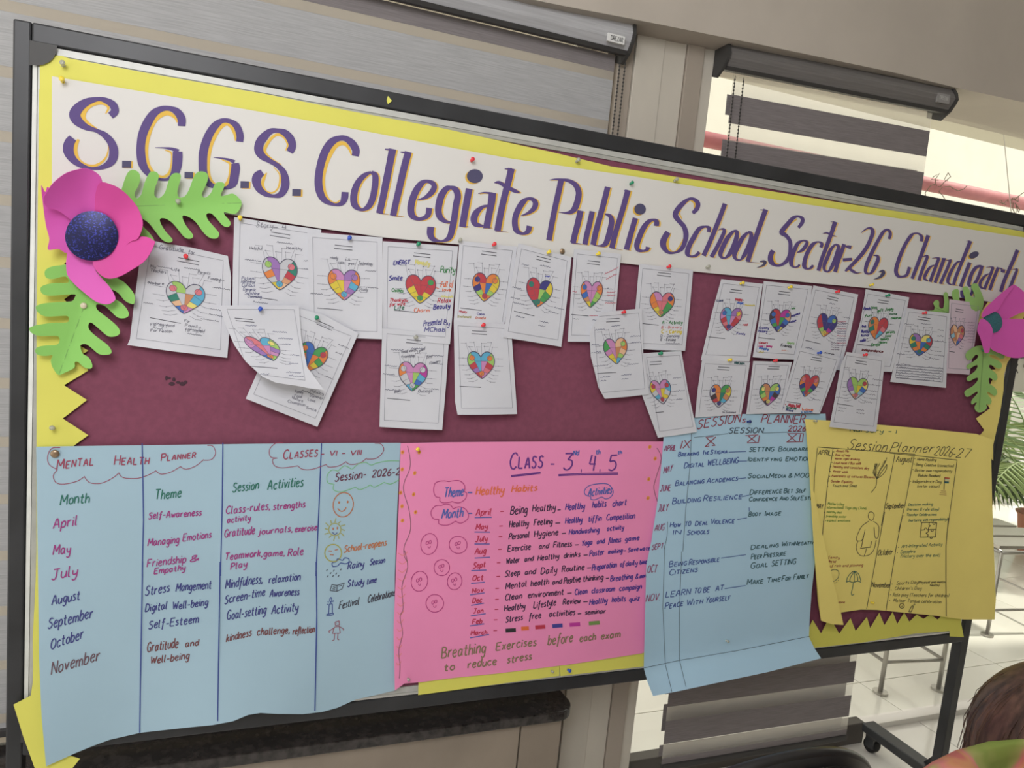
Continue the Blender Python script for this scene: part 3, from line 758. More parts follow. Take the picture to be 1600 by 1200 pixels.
# banner
ban = [(81,119),(240,146),(400,173.5),(550,201),(712,232),(800,248),(987,275),(1200,310),(1375,337),(1600,371),(1612,374),(1606,482),(1537,470),(1462,460),(1200,435.5),(1082,424),(972,411),(717,382),(600,371),(502,357),(400,341),(366,336),(222,316),(81,297)]
bd = lambda x, y: .0048+.0008*math.sin(x*.02)+.0006*math.sin(x*.007+y*.01)
banner = sheet('banner', 'long white paper banner hand-lettered with the school name in purple', 'banner', ban, bd, WHT, step=16)
PUR = K(84,62,126,1.2); DPU = K(70,66,102,1.2); ORG = K(242,180,64,1.25)
C1=(90,140,.125);C2=(290,170,.125);C3=(480,200,.125);C4=(630,240,.125);C5=(740,250,.1);C6=(850,270,.1125);C7=(1020,290,.11875);C8=(1185,320,.1);C9=(1320,340,.1);C10=(1450,360,.09375)
letters = [
(C1,'S','660,325,90 715,270,100 690,190,95 600,135,70 510,118,52 380,148,90 280,210,120 215,300,142 245,385,125 350,465,80 480,510,50 590,570,78 675,670,100 702,780,115 675,890,105 570,965,60 430,985,35 300,950,60 190,870,95 135,765,132 145,670,130 190,605,105','600,300,14 635,230,30 595,180,40 520,165,45 420,190,55 350,245,62 318,315,66 335,375,50 400,435,35 500,492,10;262,622,30 228,700,50 222,780,55 262,880,45 350,940,38 450,953,34 540,915,30 608,840,22 634,740,12 630,690,6'),
(C1,'.','806,932,88 920,934,88',None),
(C1,'G','1550,455,95 1548,360,105 1490,275,90 1400,235,60 1300,240,70 1200,300,100 1120,420,115 1062,560,112 1040,700,108 1042,820,112 1062,930,108 1112,1020,85 1190,1090,55 1290,1122,35 1380,1118,40 1455,1060,95 1490,960,118 1500,850,125 1500,775,120;1220,725,6 1330,728,18 1430,742,38 1510,775,60','1495,410,16 1470,350,36 1400,300,52 1340,298,58 1250,350,54 1182,450,50 1130,600,50 1108,750,52 1115,880,52 1152,980,48 1220,1060,42 1310,1090,30 1380,1060,36 1412,980,22 1425,850,15 1415,785,22 1340,755,10'),
(C2,'.','-14,828,78 94,830,78',None),
(C2,'G','675,412,88 680,330,92 640,220,85 560,158,60 460,148,62 370,210,95 300,310,105 250,430,110 220,560,112 215,700,108 222,800,105 260,900,90 320,955,65 420,985,40 520,985,45 590,930,105 612,830,112 625,740,112 618,680,95;350,608,6 450,618,18 540,635,30 610,665,50','622,400,14 615,320,35 570,225,42 510,185,48 440,232,44 380,320,44 322,450,42 290,600,42 280,740,44 302,860,40 350,930,32 430,978,26 500,950,40 545,860,36 560,750,34 550,680,30 450,635,8'),
(C2,'.','685,947,88 792,950,85',None),
(C2,'S','1300,540,90 1335,465,95 1310,375,98 1240,300,85 1150,272,55 1060,282,75 980,350,105 925,430,112 915,520,112 960,592,90 1050,650,62 1150,710,62 1220,790,80 1245,890,102 1240,980,102 1190,1068,78 1100,1090,42 1000,1065,62 920,1000,88 885,910,112 900,840,112 960,792,78','1252,522,14 1275,440,26 1230,350,38 1150,322,34 1080,360,36 1012,450,40 988,530,38 1040,600,30 1120,655,16 1200,700,6;1012,800,16 978,870,38 962,950,38 1002,1030,30 1080,1050,20 1150,1000,20 1180,900,26 1170,810,16 1100,730,8'),
(C2,'.','1333,1045,86 1442,1048,86',None),
(C3,'C','600,350,88 608,275,95 560,190,92 480,132,70 400,128,68 310,172,95 240,262,100 190,380,100 155,520,98 140,650,98 150,770,98 190,870,85 260,930,58 350,958,36 430,942,60 465,880,88 473,800,88','552,340,14 530,270,30 480,205,42 420,190,52 350,232,54 290,330,50 240,450,46 207,600,42 207,740,42 237,850,40 290,920,36 360,938,26 410,900,12'),
(C3,'o','800,550,26 720,590,60 650,660,75 600,760,85 580,880,88 600,970,80 680,1022,38 760,985,70 810,900,82 838,790,82 852,680,82 848,590,75 800,552,40','s'),
(C3,'l','970,265,14 1060,275,30;1068,262,95 1035,430,90 985,680,90 945,880,85 902,1068,85;895,1066,12 1005,1076,5','s'),
(C3,'l','1168,300,14 1260,308,28;1265,298,88 1210,500,88 1150,760,86 1105,950,82 1072,1098,82;1060,1094,12 1192,1104,5','s'),
(C4,'e','170,582,8 270,552,42 350,490,70 388,420,70 365,368,60 290,345,42 230,372,72 170,450,86 120,560,88 95,680,88 110,770,82 180,815,48 260,805,52 312,760,70 325,678,75','s'),
(C4,'g','600,425,45 540,440,72 480,520,88 450,620,88 440,720,84 465,800,75 530,848,46 600,862,24;590,420,40 655,450,75 682,530,82 660,650,82 640,800,82 615,930,82 575,1050,70 480,1095,26 380,1072,60 340,1010,85 345,915,88','s'),
(C4,'i','826,438,85 795,600,85 768,750,85 740,917,85;735,915,10 810,908,5','s'),
(C4,'a','938,498,10 1020,487,20 1120,500,30;1115,490,95 1105,600,92 1075,750,86 1040,930,86;1000,928,12 1102,928,8;1080,650,24 1000,665,40 920,730,76 885,810,88 905,880,68 1000,905,24','s'),
(C4,'t','1268,190,12 1360,192,24;1352,186,85 1320,330,82 1270,520,82 1220,740,82 1178,965,82;1150,968,10 1295,978,4;1138,365,8 1200,362,42 1300,420,46 1400,468,46 1455,485,12','s'),
(C5,'e','740,872,10 850,830,46 940,760,80 968,680,88 930,620,66 850,605,48 770,660,90 700,770,95 650,900,92 648,1030,92 680,1110,80 770,1152,42 850,1112,80 872,1030,88','s'),
(C6,'P','238,105,80 200,280,82 150,500,80 110,700,80 68,938,78;75,100,5 150,90,22 250,95,35 350,112,50 440,172,72 482,270,82 468,380,86 430,490,86 370,545,58 290,556,24 200,545,6','s'),
(C6,'u','508,525,86 470,700,86 430,850,82 402,970,80;380,972,20 520,990,8;670,535,76 630,720,76 595,860,76 568,998,74','s'),
(C6,'b','885,196,80 840,380,80 780,600,80 720,820,80 682,1002,78;680,1000,12 770,1015,22 850,990,70 890,900,82 922,780,82 940,670,76 915,600,56 840,570,12','s'),
(C6,'l','1166,240,80 1110,450,78 1040,680,76 980,880,76 942,1045,76;1112,243,10 1170,246,16;930,1045,10 1072,1068,4','s'),
(C6,'i','1270,628,76 1220,800,76 1180,940,76 1143,1067,76;1130,1066,8 1192,1072,5','s'),
(C6,'c','1562,738,68 1562,680,72 1520,655,38 1450,680,60 1380,770,76 1330,880,76 1290,1000,76 1308,1070,56 1380,1085,30 1430,1065,50 1442,1030,62','s'),
(C7,'S','525,362,46 582,300,60 592,230,62 540,180,46 470,180,40 380,250,66 310,340,72 300,400,72 350,470,62 410,540,62 437,640,70 422,740,62 380,830,56 300,880,28 210,880,40 150,820,70 135,750,86 160,680,80 202,612,78','240,625,14 205,700,34 192,780,40 220,850,32 290,872,20 350,800,18 402,700,12;490,188,20 545,225,28 545,300,14;480,200,15 390,270,28 350,360,24 385,440,12'),
(C7,'c','735,612,50 740,560,52 690,540,28 610,570,56 540,680,66 480,790,66 455,890,66 500,932,28 570,918,40 612,875,46','s'),
(C7,'h','950,238,62 890,400,62 810,600,62 730,790,60 668,922,60;860,590,6 900,570,18 942,592,45 900,700,56 840,820,56 772,938,56;750,938,6 822,942,4','s'),
(C7,'o','1060,600,38 990,680,60 930,790,64 890,890,62 905,940,40 950,952,26 1010,900,56 1060,800,60 1100,690,60 1105,610,50 1060,597,26','s'),
(C7,'o','1250,615,32 1180,690,58 1120,800,62 1075,900,62 1090,962,38 1150,977,22 1200,920,56 1250,820,60 1290,710,60 1292,630,50 1250,612,26','s'),
(C7,'l','1487,314,66 1440,440,66 1370,640,64 1300,840,62 1250,995,62;1412,318,8 1490,320,12;1230,1000,10 1388,1016,4','s'),
(C7,',','1410,1000,12 1455,995,30 1477,1012,44 1450,1050,28 1368,1080,4','s'),
(C8,'S','625,358,46 682,280,62 687,215,56 620,180,34 540,210,60 450,310,72 375,400,76 370,440,76 430,480,60 490,560,60 502,660,66 490,780,62 440,880,60 350,942,42 270,945,40 200,890,82 190,800,82 228,712,72','262,738,20 240,830,40 270,912,32 340,935,18;605,220,18 500,300,28 432,390,34 430,440,22'),
(C8,'e','600,748,10 680,712,48 742,640,60 757,580,46 700,560,24 620,600,56 570,690,66 530,800,66 512,920,66 560,975,26 620,962,34 642,932,30','s'),
(C8,'c','975,668,50 992,610,50 930,580,22 850,620,60 780,720,66 730,850,66 717,960,66 770,1002,28 830,978,44 852,942,36','s'),
(C8,'t','1200,265,72 1150,420,66 1070,640,64 990,850,62 938,1030,62;1128,265,6 1205,272,16;1003,450,4 1070,438,26 1140,475,28 1212,492,10','s'),
(C8,'o','1200,620,28 1130,700,56 1080,820,60 1030,940,58 1035,1020,40 1090,1042,28 1140,980,56 1190,870,60 1230,750,60 1252,650,50 1200,617,26','s'),
(C8,'r','1342,615,62 1290,760,64 1240,900,62 1198,1050,62;1350,640,22 1395,660,34;1385,650,40 1450,668,62','s'),
(C8,'-','1320,862,52 1462,848,44','s'),
(C9,'2','250,242,6 300,200,18 360,166,28 420,175,48 437,230,62 410,320,62 350,450,62 260,580,62 150,700,56 70,780,52 8,838,34;65,788,36 130,840,46 190,865,24 256,853,4','s'),
(C9,'6','690,335,42 712,260,52 690,200,40 640,195,40 590,240,56 520,360,56 450,490,62 390,620,62 340,740,62 325,850,50 380,877,28 430,842,50 480,750,62 517,660,62 510,600,40 440,590,8','s'),
(C9,',','530,850,12 590,835,42 602,870,60 550,930,40 448,967,4','s'),
(C9,'C','1195,372,55 1202,300,52 1150,250,28 1080,250,28 1030,290,56 950,410,56 880,560,62 830,700,62 800,830,62 830,910,50 900,922,34 970,892,50 1012,772,56','s'),
(C9,'h','1305,276,62 1240,460,60 1170,650,60 1100,830,56 1052,955,52;1180,625,6 1250,600,18 1290,610,44 1250,720,52 1200,850,52 1158,984,52','s'),
(C9,'a','1362,635,6 1430,628,18 1480,640,40;1472,630,50 1420,770,52 1370,900,52 1332,1005,52;1400,740,12 1330,780,40 1270,870,52 1245,950,44 1300,987,18','s'),
(C10,'n','230,463,12 300,475,26;268,475,62 215,620,60 165,750,56 118,872,54;377,492,50 320,640,54 260,770,54 208,888,54;300,500,12 392,488,18;190,888,8 268,892,4','s'),
(C10,'d','707,175,66 650,320,64 580,490,60 510,660,56 460,790,56 428,902,50;638,175,6 705,178,12;560,520,16 490,530,34 420,620,52 360,740,58 330,850,52 375,900,22 488,914,6','s'),
(C10,'i','697,535,62 640,680,62 590,810,60 543,938,60','s'),
(C10,'g','880,590,36 800,620,56 730,720,62 690,840,62 682,910,50 735,930,16;905,585,56 870,700,58 820,820,56 770,900,52 740,1020,50 700,1085,45 640,1120,30 570,1090,50 560,1000,45','s'),
(C10,'a','966,615,6 1040,608,18 1095,622,36;1087,615,50 1040,740,52 990,860,52 938,984,52;1020,720,12 950,760,40 880,850,52 870,930,46 925,972,20','s'),
(C10,'r','1172,615,52 1120,740,54 1070,870,54 1028,994,54;1180,625,16 1240,645,28;1215,668,46 1285,680,62','s'),
(C10,'h','1492,325,66 1430,480,64 1350,660,62 1270,840,62 1213,1024,60;1390,650,6 1450,645,14 1482,660,44 1430,790,54 1380,920,54 1350,985,52','s'),
]
for i, (cr, ch, pu, og) in enumerate(letters):
    q = Pen(bd, .0008); q.brush(cr, pu, DPU if i in (1, 3, 5, 7) or ch == ',' else PUR)
    dots = {14: (C4, 895, 282, 100, 88, 0), 22: (C6, 1335, 505, 80, 78, 0), 45: (C10, 765, 410, 88, 52, -25)}
    if i in dots:
        q.ell(dots[i][0], *dots[i][1:5], 1, DPU, dots[i][5], True)
    lo = q.build('letter', banner, False)
    q = Pen(bd, .0005)
    if og == 's' or og is None: q.brush(cr, pu, ORG if i < 24 else K(226,190,122,1.25), 2.5 if i < 24 else 2.0, .8)
    else: q.brush(cr, og, ORG)
    if i in dots: c_, cx, cy, rx, ry, ro = dots[i]; q.ell(c_, cx-22, cy+14, rx, ry, 1, ORG, ro, True)
    q.build('orange_highlight', lo, False)
# ================================================================ POSTERS
A_=(0,660,.21875);B_=(300,660,.21875);Cc=(0,880,.26677);Dd=(300,880,.26677);E_=(610,680,1/6);F_=(780,680,1/6);G_=(610,860,.2);H_=(780,860,.2)
I_=(1000,640,.18331);J_=(1000,840,.21674);K_=(1250,640,.15);L_=(1390,660,.141667);M_=(1250,800,.1833);N_=(1390,810,.141667);Q_=(620,780,1/6)
def sm(t): t = max(0, min(1, t)); return t*t*(3-2*t)
d1 = lambda x, y: .0062+.0015*math.sin(x*.018)+.0012*math.sin(y*.015+x*.004)+.030*sm((y-950)/260)*(.75+.35*math.sin(x*.016+1.6))*sm((640-x)/240+.15)
o1 = [(56.5,698),(200,696),(400,693.5),(560,692),(626,692),(621,790),(617,900),(616,987),(617,1079),(583,1087),(556,1093),(527,1106),(503,1112.5),(473,1116),(433,1115.6),(407,1114),(388,1117),(364,1127),(332,1133),(291,1137),(219,1145),(171,1156),(144,1166),(115,1178),(72,1197.5),(65,1120),(61,1029),(59,880)]
P1 = sheet('poster', 'big light blue poster, Mental Health Planner for classes VI to VIII, lower left', 'poster', o1, d1, BLU, 'class planner posters', step=16)
GRE=K(24,112,96,1.1); MAG=K(160,44,128,1.1); BLE=K(52,56,132,1.1); BRN=K(116,58,60,1.1); RED=K(158,58,88,1.1); DMA=K(104,40,70,1.1); NAV=K(46,70,150,1.1); DRK=K(58,58,74,1.1); OR2=K(192,116,70,1.1); YG=K(170,170,84,1.1); LG=K(128,196,134,1.1)
p = Pen(d1)
for cr, s in ((A_, '!1015,150 1020,400 1025,700 1017,1000 1016,1097'), (Cc, '!835,-10 822,700 818,993'), (A_, '!1592,145 1587,600 1575,1097'), (Dd, '!165,-8 155,600 150,925'), (B_, '!925,150 905,650 885,1097'), (Dd, '!727,-8 731,300 720,865')): p.line(cr, s, 1.9, NAV)
p.build('ruled_line', P1)
p = Pen(d1)
text(p, A_, 405,335, 665,303, 72, 'Mental', RED, 1.9, True); text(p, A_, 815,305, 1060,298, 68, 'Health', RED, 1.9, True); text(p, A_, 1150,277, 1395,252, 52, 'Planner', RED, 1.8, True)
text(p, B_, 650,262, 895,240, 66, 'Classes', RED, 1.8, True); text(p, B_, 920,240, 1205,233, 36, '- VI - VIII', RED, 1.6)
text(p, B_, 1020,422, 1240,397, 58, 'Session-', DMA, 1.8); text(p, B_, 1285,395, 1482,373, 50, '2026-2', DMA, 1.7)
p.build('title_word', P1)
p = Pen(d1)
for s in ('430,180 370,185 340,240 350,300 410,338','410,338 380,380 400,430 460,440 550,420 605,385','600,385 640,430 720,435 800,400 850,360','848,360 880,395 980,400 1060,375 1115,345','1112,345 1150,370 1220,355 1290,315','1288,315 1330,335 1400,310 1455,265','1455,270 1510,265 1540,220 1520,170 1480,165'): p.line(A_, s, 1.1, RED)
for s in ('650,145 600,148 555,190 560,245 610,255','610,255 575,265 590,310 650,325 755,310','755,310 790,335 860,335 960,300','958,300 980,320 1050,310 1100,280','1098,280 1130,300 1200,290 1248,255','1248,262 1320,255 1370,200 1350,155 1305,150'): p.line(B_, s, 1.1, RED)
for s in ('1045,350 1000,340 965,380 970,430 1010,440','1015,440 1010,480 1060,497 1120,480 1170,462','1170,465 1200,480 1250,460 1272,445','1272,445 1300,462 1340,445 1372,428','1372,428 1420,440 1478,410','1045,345 1090,310 1140,335','1145,335 1190,295 1245,285','1245,285 1280,305 1320,290 1400,275 1480,275'): p.line(B_, s, 1.2, LG)
p.build('cloud_outline', P1)
p = Pen(d1)
for a in ((A_,430,588,635,572,72,'Month',GRE,2),(A_,1105,552,1290,535,66,'Theme',GRE,1.9),(B_,290,497,472,475,62,'Session',GRE,1.9),(B_,540,480,790,455,68,'Activities',GRE,1.9),
 (A_,1060,690,1435,664,46,'Self-Awareness',MAG,1.8),(A_,380,757,545,735,68,'April',MAG,2),(A_,378,947,500,935,68,'May',MAG,2),(A_,1055,885,1275,860,52,'Managing',MAG,1.8),(A_,1305,850,1505,824,50,'Emotions',MAG,1.8),(A_,1050,1035,1325,1000,54,'Friendship',MAG,1.8),(A_,1355,1000,1420,985,42,'&',MAG,1.8),(A_,1100,1085,1320,1055,42,'Empathy',MAG,1.8),
 (Cc,300,98,450,74,60,'July',MAG,2),(Cc,850,190,990,165,52,'Stress',BLE,1.8),(Cc,1030,165,1235,148,48,'Mangement',BLE,1.8),(Cc,850,285,975,268,44,'Digital',BLE,1.8),(Cc,1010,272,1215,246,42,'Well-being',BLE,1.8),(Cc,870,385,1160,348,46,'Self-Esteem',BLE,1.8),(Cc,860,520,1040,495,54,'Gratitude',BRN,1.8),(Cc,1085,490,1160,480,36,'and',BRN,1.8),(Cc,880,590,1105,560,42,'Well-being',BRN,1.8),
 (Cc,303,245,465,213,54,'August',BLE,1.9),(Cc,280,387,540,318,60,'September',BLE,1.9),(Cc,296,507,485,440,60,'October',BLE,1.9),(Cc,300,652,580,568,68,'November',K(104,72,84,1.1),1.9),
 (B_,240,655,555,620,54,'Class-rules,',MAG,1.8),(B_,580,625,805,605,46,'strengths',MAG,1.8),(B_,250,718,415,700,42,'activity',MAG,1.8),(B_,230,822,445,795,56,'Gratitude',MAG,1.8),(B_,475,800,715,780,44,'journals,',MAG,1.8),(B_,735,785,890,768,42,'exercise',MAG,1.8),(B_,232,985,500,955,50,'Teamwork,',MAG,1.8),(B_,510,960,660,950,44,'game,',MAG,1.8),(B_,685,955,792,945,54,'Role',MAG,1.8),(B_,275,1055,390,1030,46,'Play',MAG,1.8),
 (B_,1085,930,1385,878,48,'School-reopens',OR2,1.6),(B_,1112,1052,1225,1030,50,'Rainy',BLE,1.6),(B_,1270,1020,1375,1003,40,'Season',BLE,1.6),
 (Dd,195,150,410,115,54,'Mindfulness,',BLE,1.7),(Dd,450,118,632,98,44,'relaxation',BLE,1.7),(Dd,190,238,425,190,48,'Screen-time',BLE,1.7),(Dd,455,198,625,185,42,'Awareness',BLE,1.7),(Dd,203,332,430,295,52,'Goal-setting',BLE,1.7),(Dd,465,300,618,280,50,'Activity',BLE,1.7),(Dd,200,462,345,425,44,'kindness',BRN,1.7),(Dd,380,422,570,410,42,'challenge,',BRN,1.7),(Dd,590,418,715,405,40,'reflection',BRN,1.7),
 (Dd,910,140,1005,125,38,'Study',BLE,1.6),(Dd,1022,125,1078,112,34,'time',BLE,1.6),(Dd,860,270,975,240,42,'Festival',DRK,1.5),(Dd,1028,232,1188,190,42,'Celebrations',DRK,1.5)):
    cr,x1,y1,x2,y2,h,s,c,w_ = a; text(p, cr, x1,y1,x2,y2,h,s,c,w_)
p.build('handwritten_words', P1)
p = Pen(d1)
p.ell(B_,1080,588,72,88,1.6,OR2,10); p.ell(B_,1050,572,7,9,1,OR2,0,True); p.ell(B_,1112,568,7,9,1,OR2,0,True); p.line(B_,'1040,615 1055,630 1075,635 1095,620 1100,605',1.6,OR2)
p.ell(B_,1020,765,44,44,1.5,YG)
for k in range(12):
    a = k*math.pi/6; p.line(B_, '%f,%f %f,%f' % (1020+50*math.cos(a),765+50*math.sin(a),1020+(72+10*(k%2))*math.cos(a+.1),765+(72+10*(k%2))*math.sin(a+.1)), 1.4, YG)
p.ell(B_,1008,760,5,10,1,OR2,0,True); p.ell(B_,1038,755,5,10,1,OR2,0,True); p.line(B_,'1003,785 1020,800 1038,788',1.2,BLE)
p.ell(B_,1008,933,60,62,1.8,YG); p.line(B_,'975,918 1000,920;1020,912 1042,908;985,945 1012,946',1.4,OR2)
p.line(B_,'1005,1030 1000,1005 1030,995 1040,975 1075,985 1090,968 1120,975 1118,1000 1095,1010 1060,1005 1040,1025 1005,1030',1.4,NAV)
for x, y in ((790,42),(812,60),(830,45),(845,62),(872,38),(795,78),(826,76),(858,76)): p.line(Dd,'%d,%d %d,%d' % (x+3,y-6,x-3,y+4),1.3,DRK)
p.line(Dd,'!808,160 820,125 850,130 892,115 880,150 848,165 808,160;!850,130 848,165;!825,138 842,142;!860,135 880,128;!822,150 840,152',1.1,DRK)
p.line(Dd,'!800,295 803,240 822,238 822,292;!788,300 828,292 828,302 790,308 788,300;812,232 806,215 814,200 818,218 812,232;!795,222 800,230;!828,218 824,228;!790,240 796,242',1.3,NAV)
p.line(Dd,'!838,345 862,338 864,362 840,366 838,345;!834,375 862,370 868,410 822,412 834,375;!834,378 800,400 806,408;!864,372 890,388 884,394;!836,412 832,450 820,454;!855,412 852,446 862,450;!845,350 848,352;!856,348 858,350',1.1,K(150,60,80,1.1))
p.build('doodle', P1)

# pink poster
d2 = lambda x, y: .0075+.0010*math.sin(x*.02+1)+.0008*math.sin(y*.02)+.010*sm((680-x)/70)*sm((y-900)/180)
o2 = [(626,692.5),(700,691),(860,690),(998,690),(1045,690),(1040,800),(1022,900),(1016,960),(1012,1018),(1002,1021),(892,1038),(820,1047),(780,1052),(710,1059),(656,1066),(632,1068),(617,1079),(615,985),(619,880),(623,790)]
P2 = sheet('poster', 'bright pink poster for Class 3, 4 and 5, bottom centre of the board', 'poster', o2, d2, PNK, 'class planner posters', step=15)
PU2=K(104,36,140,1.1); PK2=K(60,24,70,1.05); B2=K(76,48,148,1.1); CR=K(200,40,84,1.1); LB=K(84,98,180,1.1); OG=K(232,112,70,1.15); OL=K(138,118,84,1.1); CL=K(190,50,130,1.1)
p = Pen(d2)
text(p,E_,1115,315,1425,305,150,'Class',PU2,2.4,True,0); text(p,F_,480,285,515,285,40,'-',PU2,2); text(p,F_,600,322,680,320,148,'3',PU2,2.4,slant=0); text(p,F_,838,335,895,335,145,'4',PU2,2.4,slant=0); text(p,F_,1022,335,1090,330,142,'5',PU2,2.4,slant=0)
text(p,F_,695,190,745,184,44,'Nd',LB,1.7,slant=0); text(p,F_,908,178,945,176,42,'th',LB,1.7,slant=0); text(p,F_,1112,178,1148,176,34,'th',LB,1.6,slant=0)
p.line(F_,'!770,318 768,350;!945,318 943,345',1.3,PU2); p.line(E_,'!1130,378 1260,365 1408,348;!1130,388 1260,376 1408,356',1.5,PU2); p.line(F_,'!555,370 800,358 1115,354;!555,380 800,370 1115,366',1.5,PU2)
for a in ((E_,500,580,680,568,88,'Theme',LB,2,1),(E_,720,560,762,560,60,'-',LB,2,0),(E_,800,560,1060,548,78,'Healthy',OG,2,0),(E_,1135,535,1370,518,62,'Habits',OG,2,0),(E_,480,782,675,765,88,'Month',LB,2,0),(E_,728,752,762,752,50,'-',LB,1.8,0)):
    text(p,*a[:8],a[8],False)
text(p,F_,832,572,1050,542,68,'Activities',LB,1.8)
p.build('title_word', P2)
p = Pen(d2)
for a in ((E_,800,755,940,750,62,'April'),(E_,800,886,908,878,52,'May'),(E_,797,1002,905,992,52,'July'),(E_,790,1118,892,1106,56,'Aug'),(G_,645,140,738,130,44,'Sept'),(G_,640,238,722,232,42,'Oct'),(G_,638,332,722,324,36,'Nov'),(G_,640,412,712,404,40,'Dec'),(G_,645,492,722,486,34,'Jan'),(G_,638,576,712,572,38,'Feb'),(G_,628,662,752,654,34,'March')): text(p,*a,CR,1.6)
for s, c in (('790,773 950,770',E_),('788,908 935,909',E_),('788,1020 930,1020',E_),('790,1152 935,1144',E_),('632,158 750,154',G_),('630,258 737,248',G_),('622,348 735,332',G_),('630,430 732,412',G_),('628,512 744,494',G_),('620,590 732,574',G_),('622,684 770,657',G_)): p.line(c,s,1.5,LB)
for x,y,c in ((1030,716,E_),(1020,852,E_),(1015,952,E_),(1010,1071,E_),(832,98,G_),(828,204,G_),(820,298,G_),(818,384,G_),(815,462,G_),(808,544,G_),(805,628,G_)): p.line(c,'%f,%f %f,%f' % (x,y,x+28/c[2]*.2,y-2),1.4,CR)
p.build('month_name', P2)
p = Pen(d2)
for a in ((F_,105,742,260,730,78,'Being',PK2),(F_,310,718,525,702,62,'Healthy',PK2),(F_,545,712,575,710,30,'-',PK2),(F_,620,702,798,690,62,'Healthy',B2),(F_,872,682,1000,670,62,'habits',B2),(F_,1062,668,1190,656,60,'chart',B2),
 (F_,95,862,272,850,58,'Healthy',PK2),(F_,325,845,495,832,58,'Feeting',PK2),(F_,525,836,570,834,30,'-',PK2),(F_,620,828,775,815,56,'Healthy',B2),(F_,835,812,955,802,52,'tiffin',B2),(F_,1003,800,1270,780,54,'Competition',B2),
 (F_,90,978,278,958,56,'Personal',PK2),(F_,328,955,550,935,56,'Hygiene',PK2),(F_,585,935,622,932,30,'-',PK2),(F_,655,930,935,910,50,'Handwashing',B2),(F_,1010,898,1165,882,44,'activity',B2),
 (F_,80,1090,292,1070,56,'Exercise',PK2),(F_,372,1068,460,1058,48,'and',PK2),(F_,508,1055,678,1042,52,'Fitness',PK2),(F_,708,1040,742,1038,30,'-',PK2),(F_,772,1038,870,1025,52,'Yoga',B2),(F_,915,1018,985,1012,46,'and',B2),(F_,1022,1012,1138,1000,50,'fitness',B2),(F_,1180,995,1310,982,44,'game',B2),
 (H_,55,105,155,92,42,'Water',PK2),(H_,198,88,265,80,38,'and',PK2),(H_,300,80,465,62,42,'Healthy',PK2),(H_,505,60,630,48,40,'drinks',PK2),(H_,658,46,690,44,24,'-',PK2),(H_,705,48,818,30,44,'Poster',B2),(H_,852,28,960,16,36,'making',B2),(H_,970,14,990,12,24,'-',B2),(H_,1005,14,1085,4,34,'Save',B2),(H_,1098,2,1195,-6,30,'water',B2),
 (H_,45,208,160,192,46,'Sleep',PK2),(H_,200,190,282,182,42,'and',PK2),(H_,325,188,448,172,50,'Daily',PK2),(H_,490,170,662,150,46,'Routine',PK2),(H_,685,146,718,144,24,'-',PK2),(H_,725,158,915,130,46,'Preparation',B2),(H_,945,128,975,124,38,'of',B2),(H_,988,122,1078,112,38,'daily',B2),(H_,1095,110,1152,104,34,'time',B2),
 (H_,50,302,212,280,46,'Mental',PK2),(H_,248,280,385,265,46,'health',PK2),(H_,415,268,485,260,38,'and',PK2),(H_,505,262,632,246,50,'Positive',PK2),(H_,655,244,810,226,44,'thinking',PK2),(H_,832,228,855,226,24,'-',PK2),(H_,868,242,1040,222,44,'Breathing',B2),(H_,1065,220,1085,218,36,'&',B2),(H_,1098,218,1155,208,30,'more',B2),
 (H_,45,392,175,375,46,'Clean',PK2),(H_,225,372,500,345,46,'environment',PK2),(H_,530,345,565,342,24,'-',PK2),(H_,590,348,685,336,42,'Clean',B2),(H_,722,335,900,318,40,'classroom',B2),(H_,938,318,1110,300,40,'campaign',B2),
 (H_,40,475,200,455,46,'Healthy',PK2),(H_,268,452,440,428,50,'Lifestyle',PK2),(H_,498,425,632,412,44,'Review',PK2),(H_,655,412,690,410,24,'-',PK2),(H_,705,425,842,408,44,'Healthy',B2),(H_,880,405,985,396,42,'habits',B2),(H_,1015,400,1095,388,36,'quiz',B2),
 (H_,50,562,180,542,46,'Stress',PK2),(H_,232,540,325,526,48,'free',PK2),(H_,390,520,590,502,46,'activities',PK2),(H_,612,504,640,502,24,'-',PK2),(H_,670,503,830,490,36,'seminar',PK2)): text(p,*a,1.6,slant=.05)
p.build('handwritten_words', P2)
p = Pen(d2)
text(p,G_,400,842,738,800,88,'Breathing',OL,2,slant=.05); text(p,G_,825,780,1135,742,62,'Exercises',OL,1.9,slant=.05); text(p,H_,380,738,570,715,76,'before',OL,1.9,slant=.05); text(p,H_,628,716,750,698,56,'each',OL,1.9,slant=.05); text(p,H_,795,695,942,678,52,'exam',OL,1.9,slant=.05)
text(p,G_,420,942,498,932,56,'to',OL,2,slant=.05); text(p,G_,605,922,825,892,62,'reduce',OL,2,slant=.05); text(p,G_,912,882,1100,850,56,'stress',OL,2,slant=.05)
p.build('handwritten_words', P2)
p = Pen(d2)
for (a, b, y0, y1, c) in ((50,130,627,622,(22,20,26)),(172,232,612,608,(238,110,48)),(282,360,602,596,(200,40,70)),(415,495,592,586,(56,56,150)),(550,632,582,576,(200,40,160)),(700,785,571,564,(116,146,72))): p.line(H_,'%f,%f %f,%f' % (a,y0,b,y1),6,K(*c,1.1))
for (cx,cy,rx,ry) in ((303,420,78,100),(575,428,85,80),(422,642,73,76),(212,770,77,95),(542,770,68,80),(356,977,83,83)):
    p.ell(Q_,cx,cy,rx,ry,1.2,CL,12); p.ell(Q_,cx-18,cy-8,11,16,1,CL,15); p.ell(Q_,cx+10,cy-18,11,16,1,CL,15); p.line(Q_,'%f,%f %f,%f %f,%f %f,%f' % (cx-14,cy+22,cx-4,cy+36,cx+8,cy+34,cx+12,cy+18),1,CL)
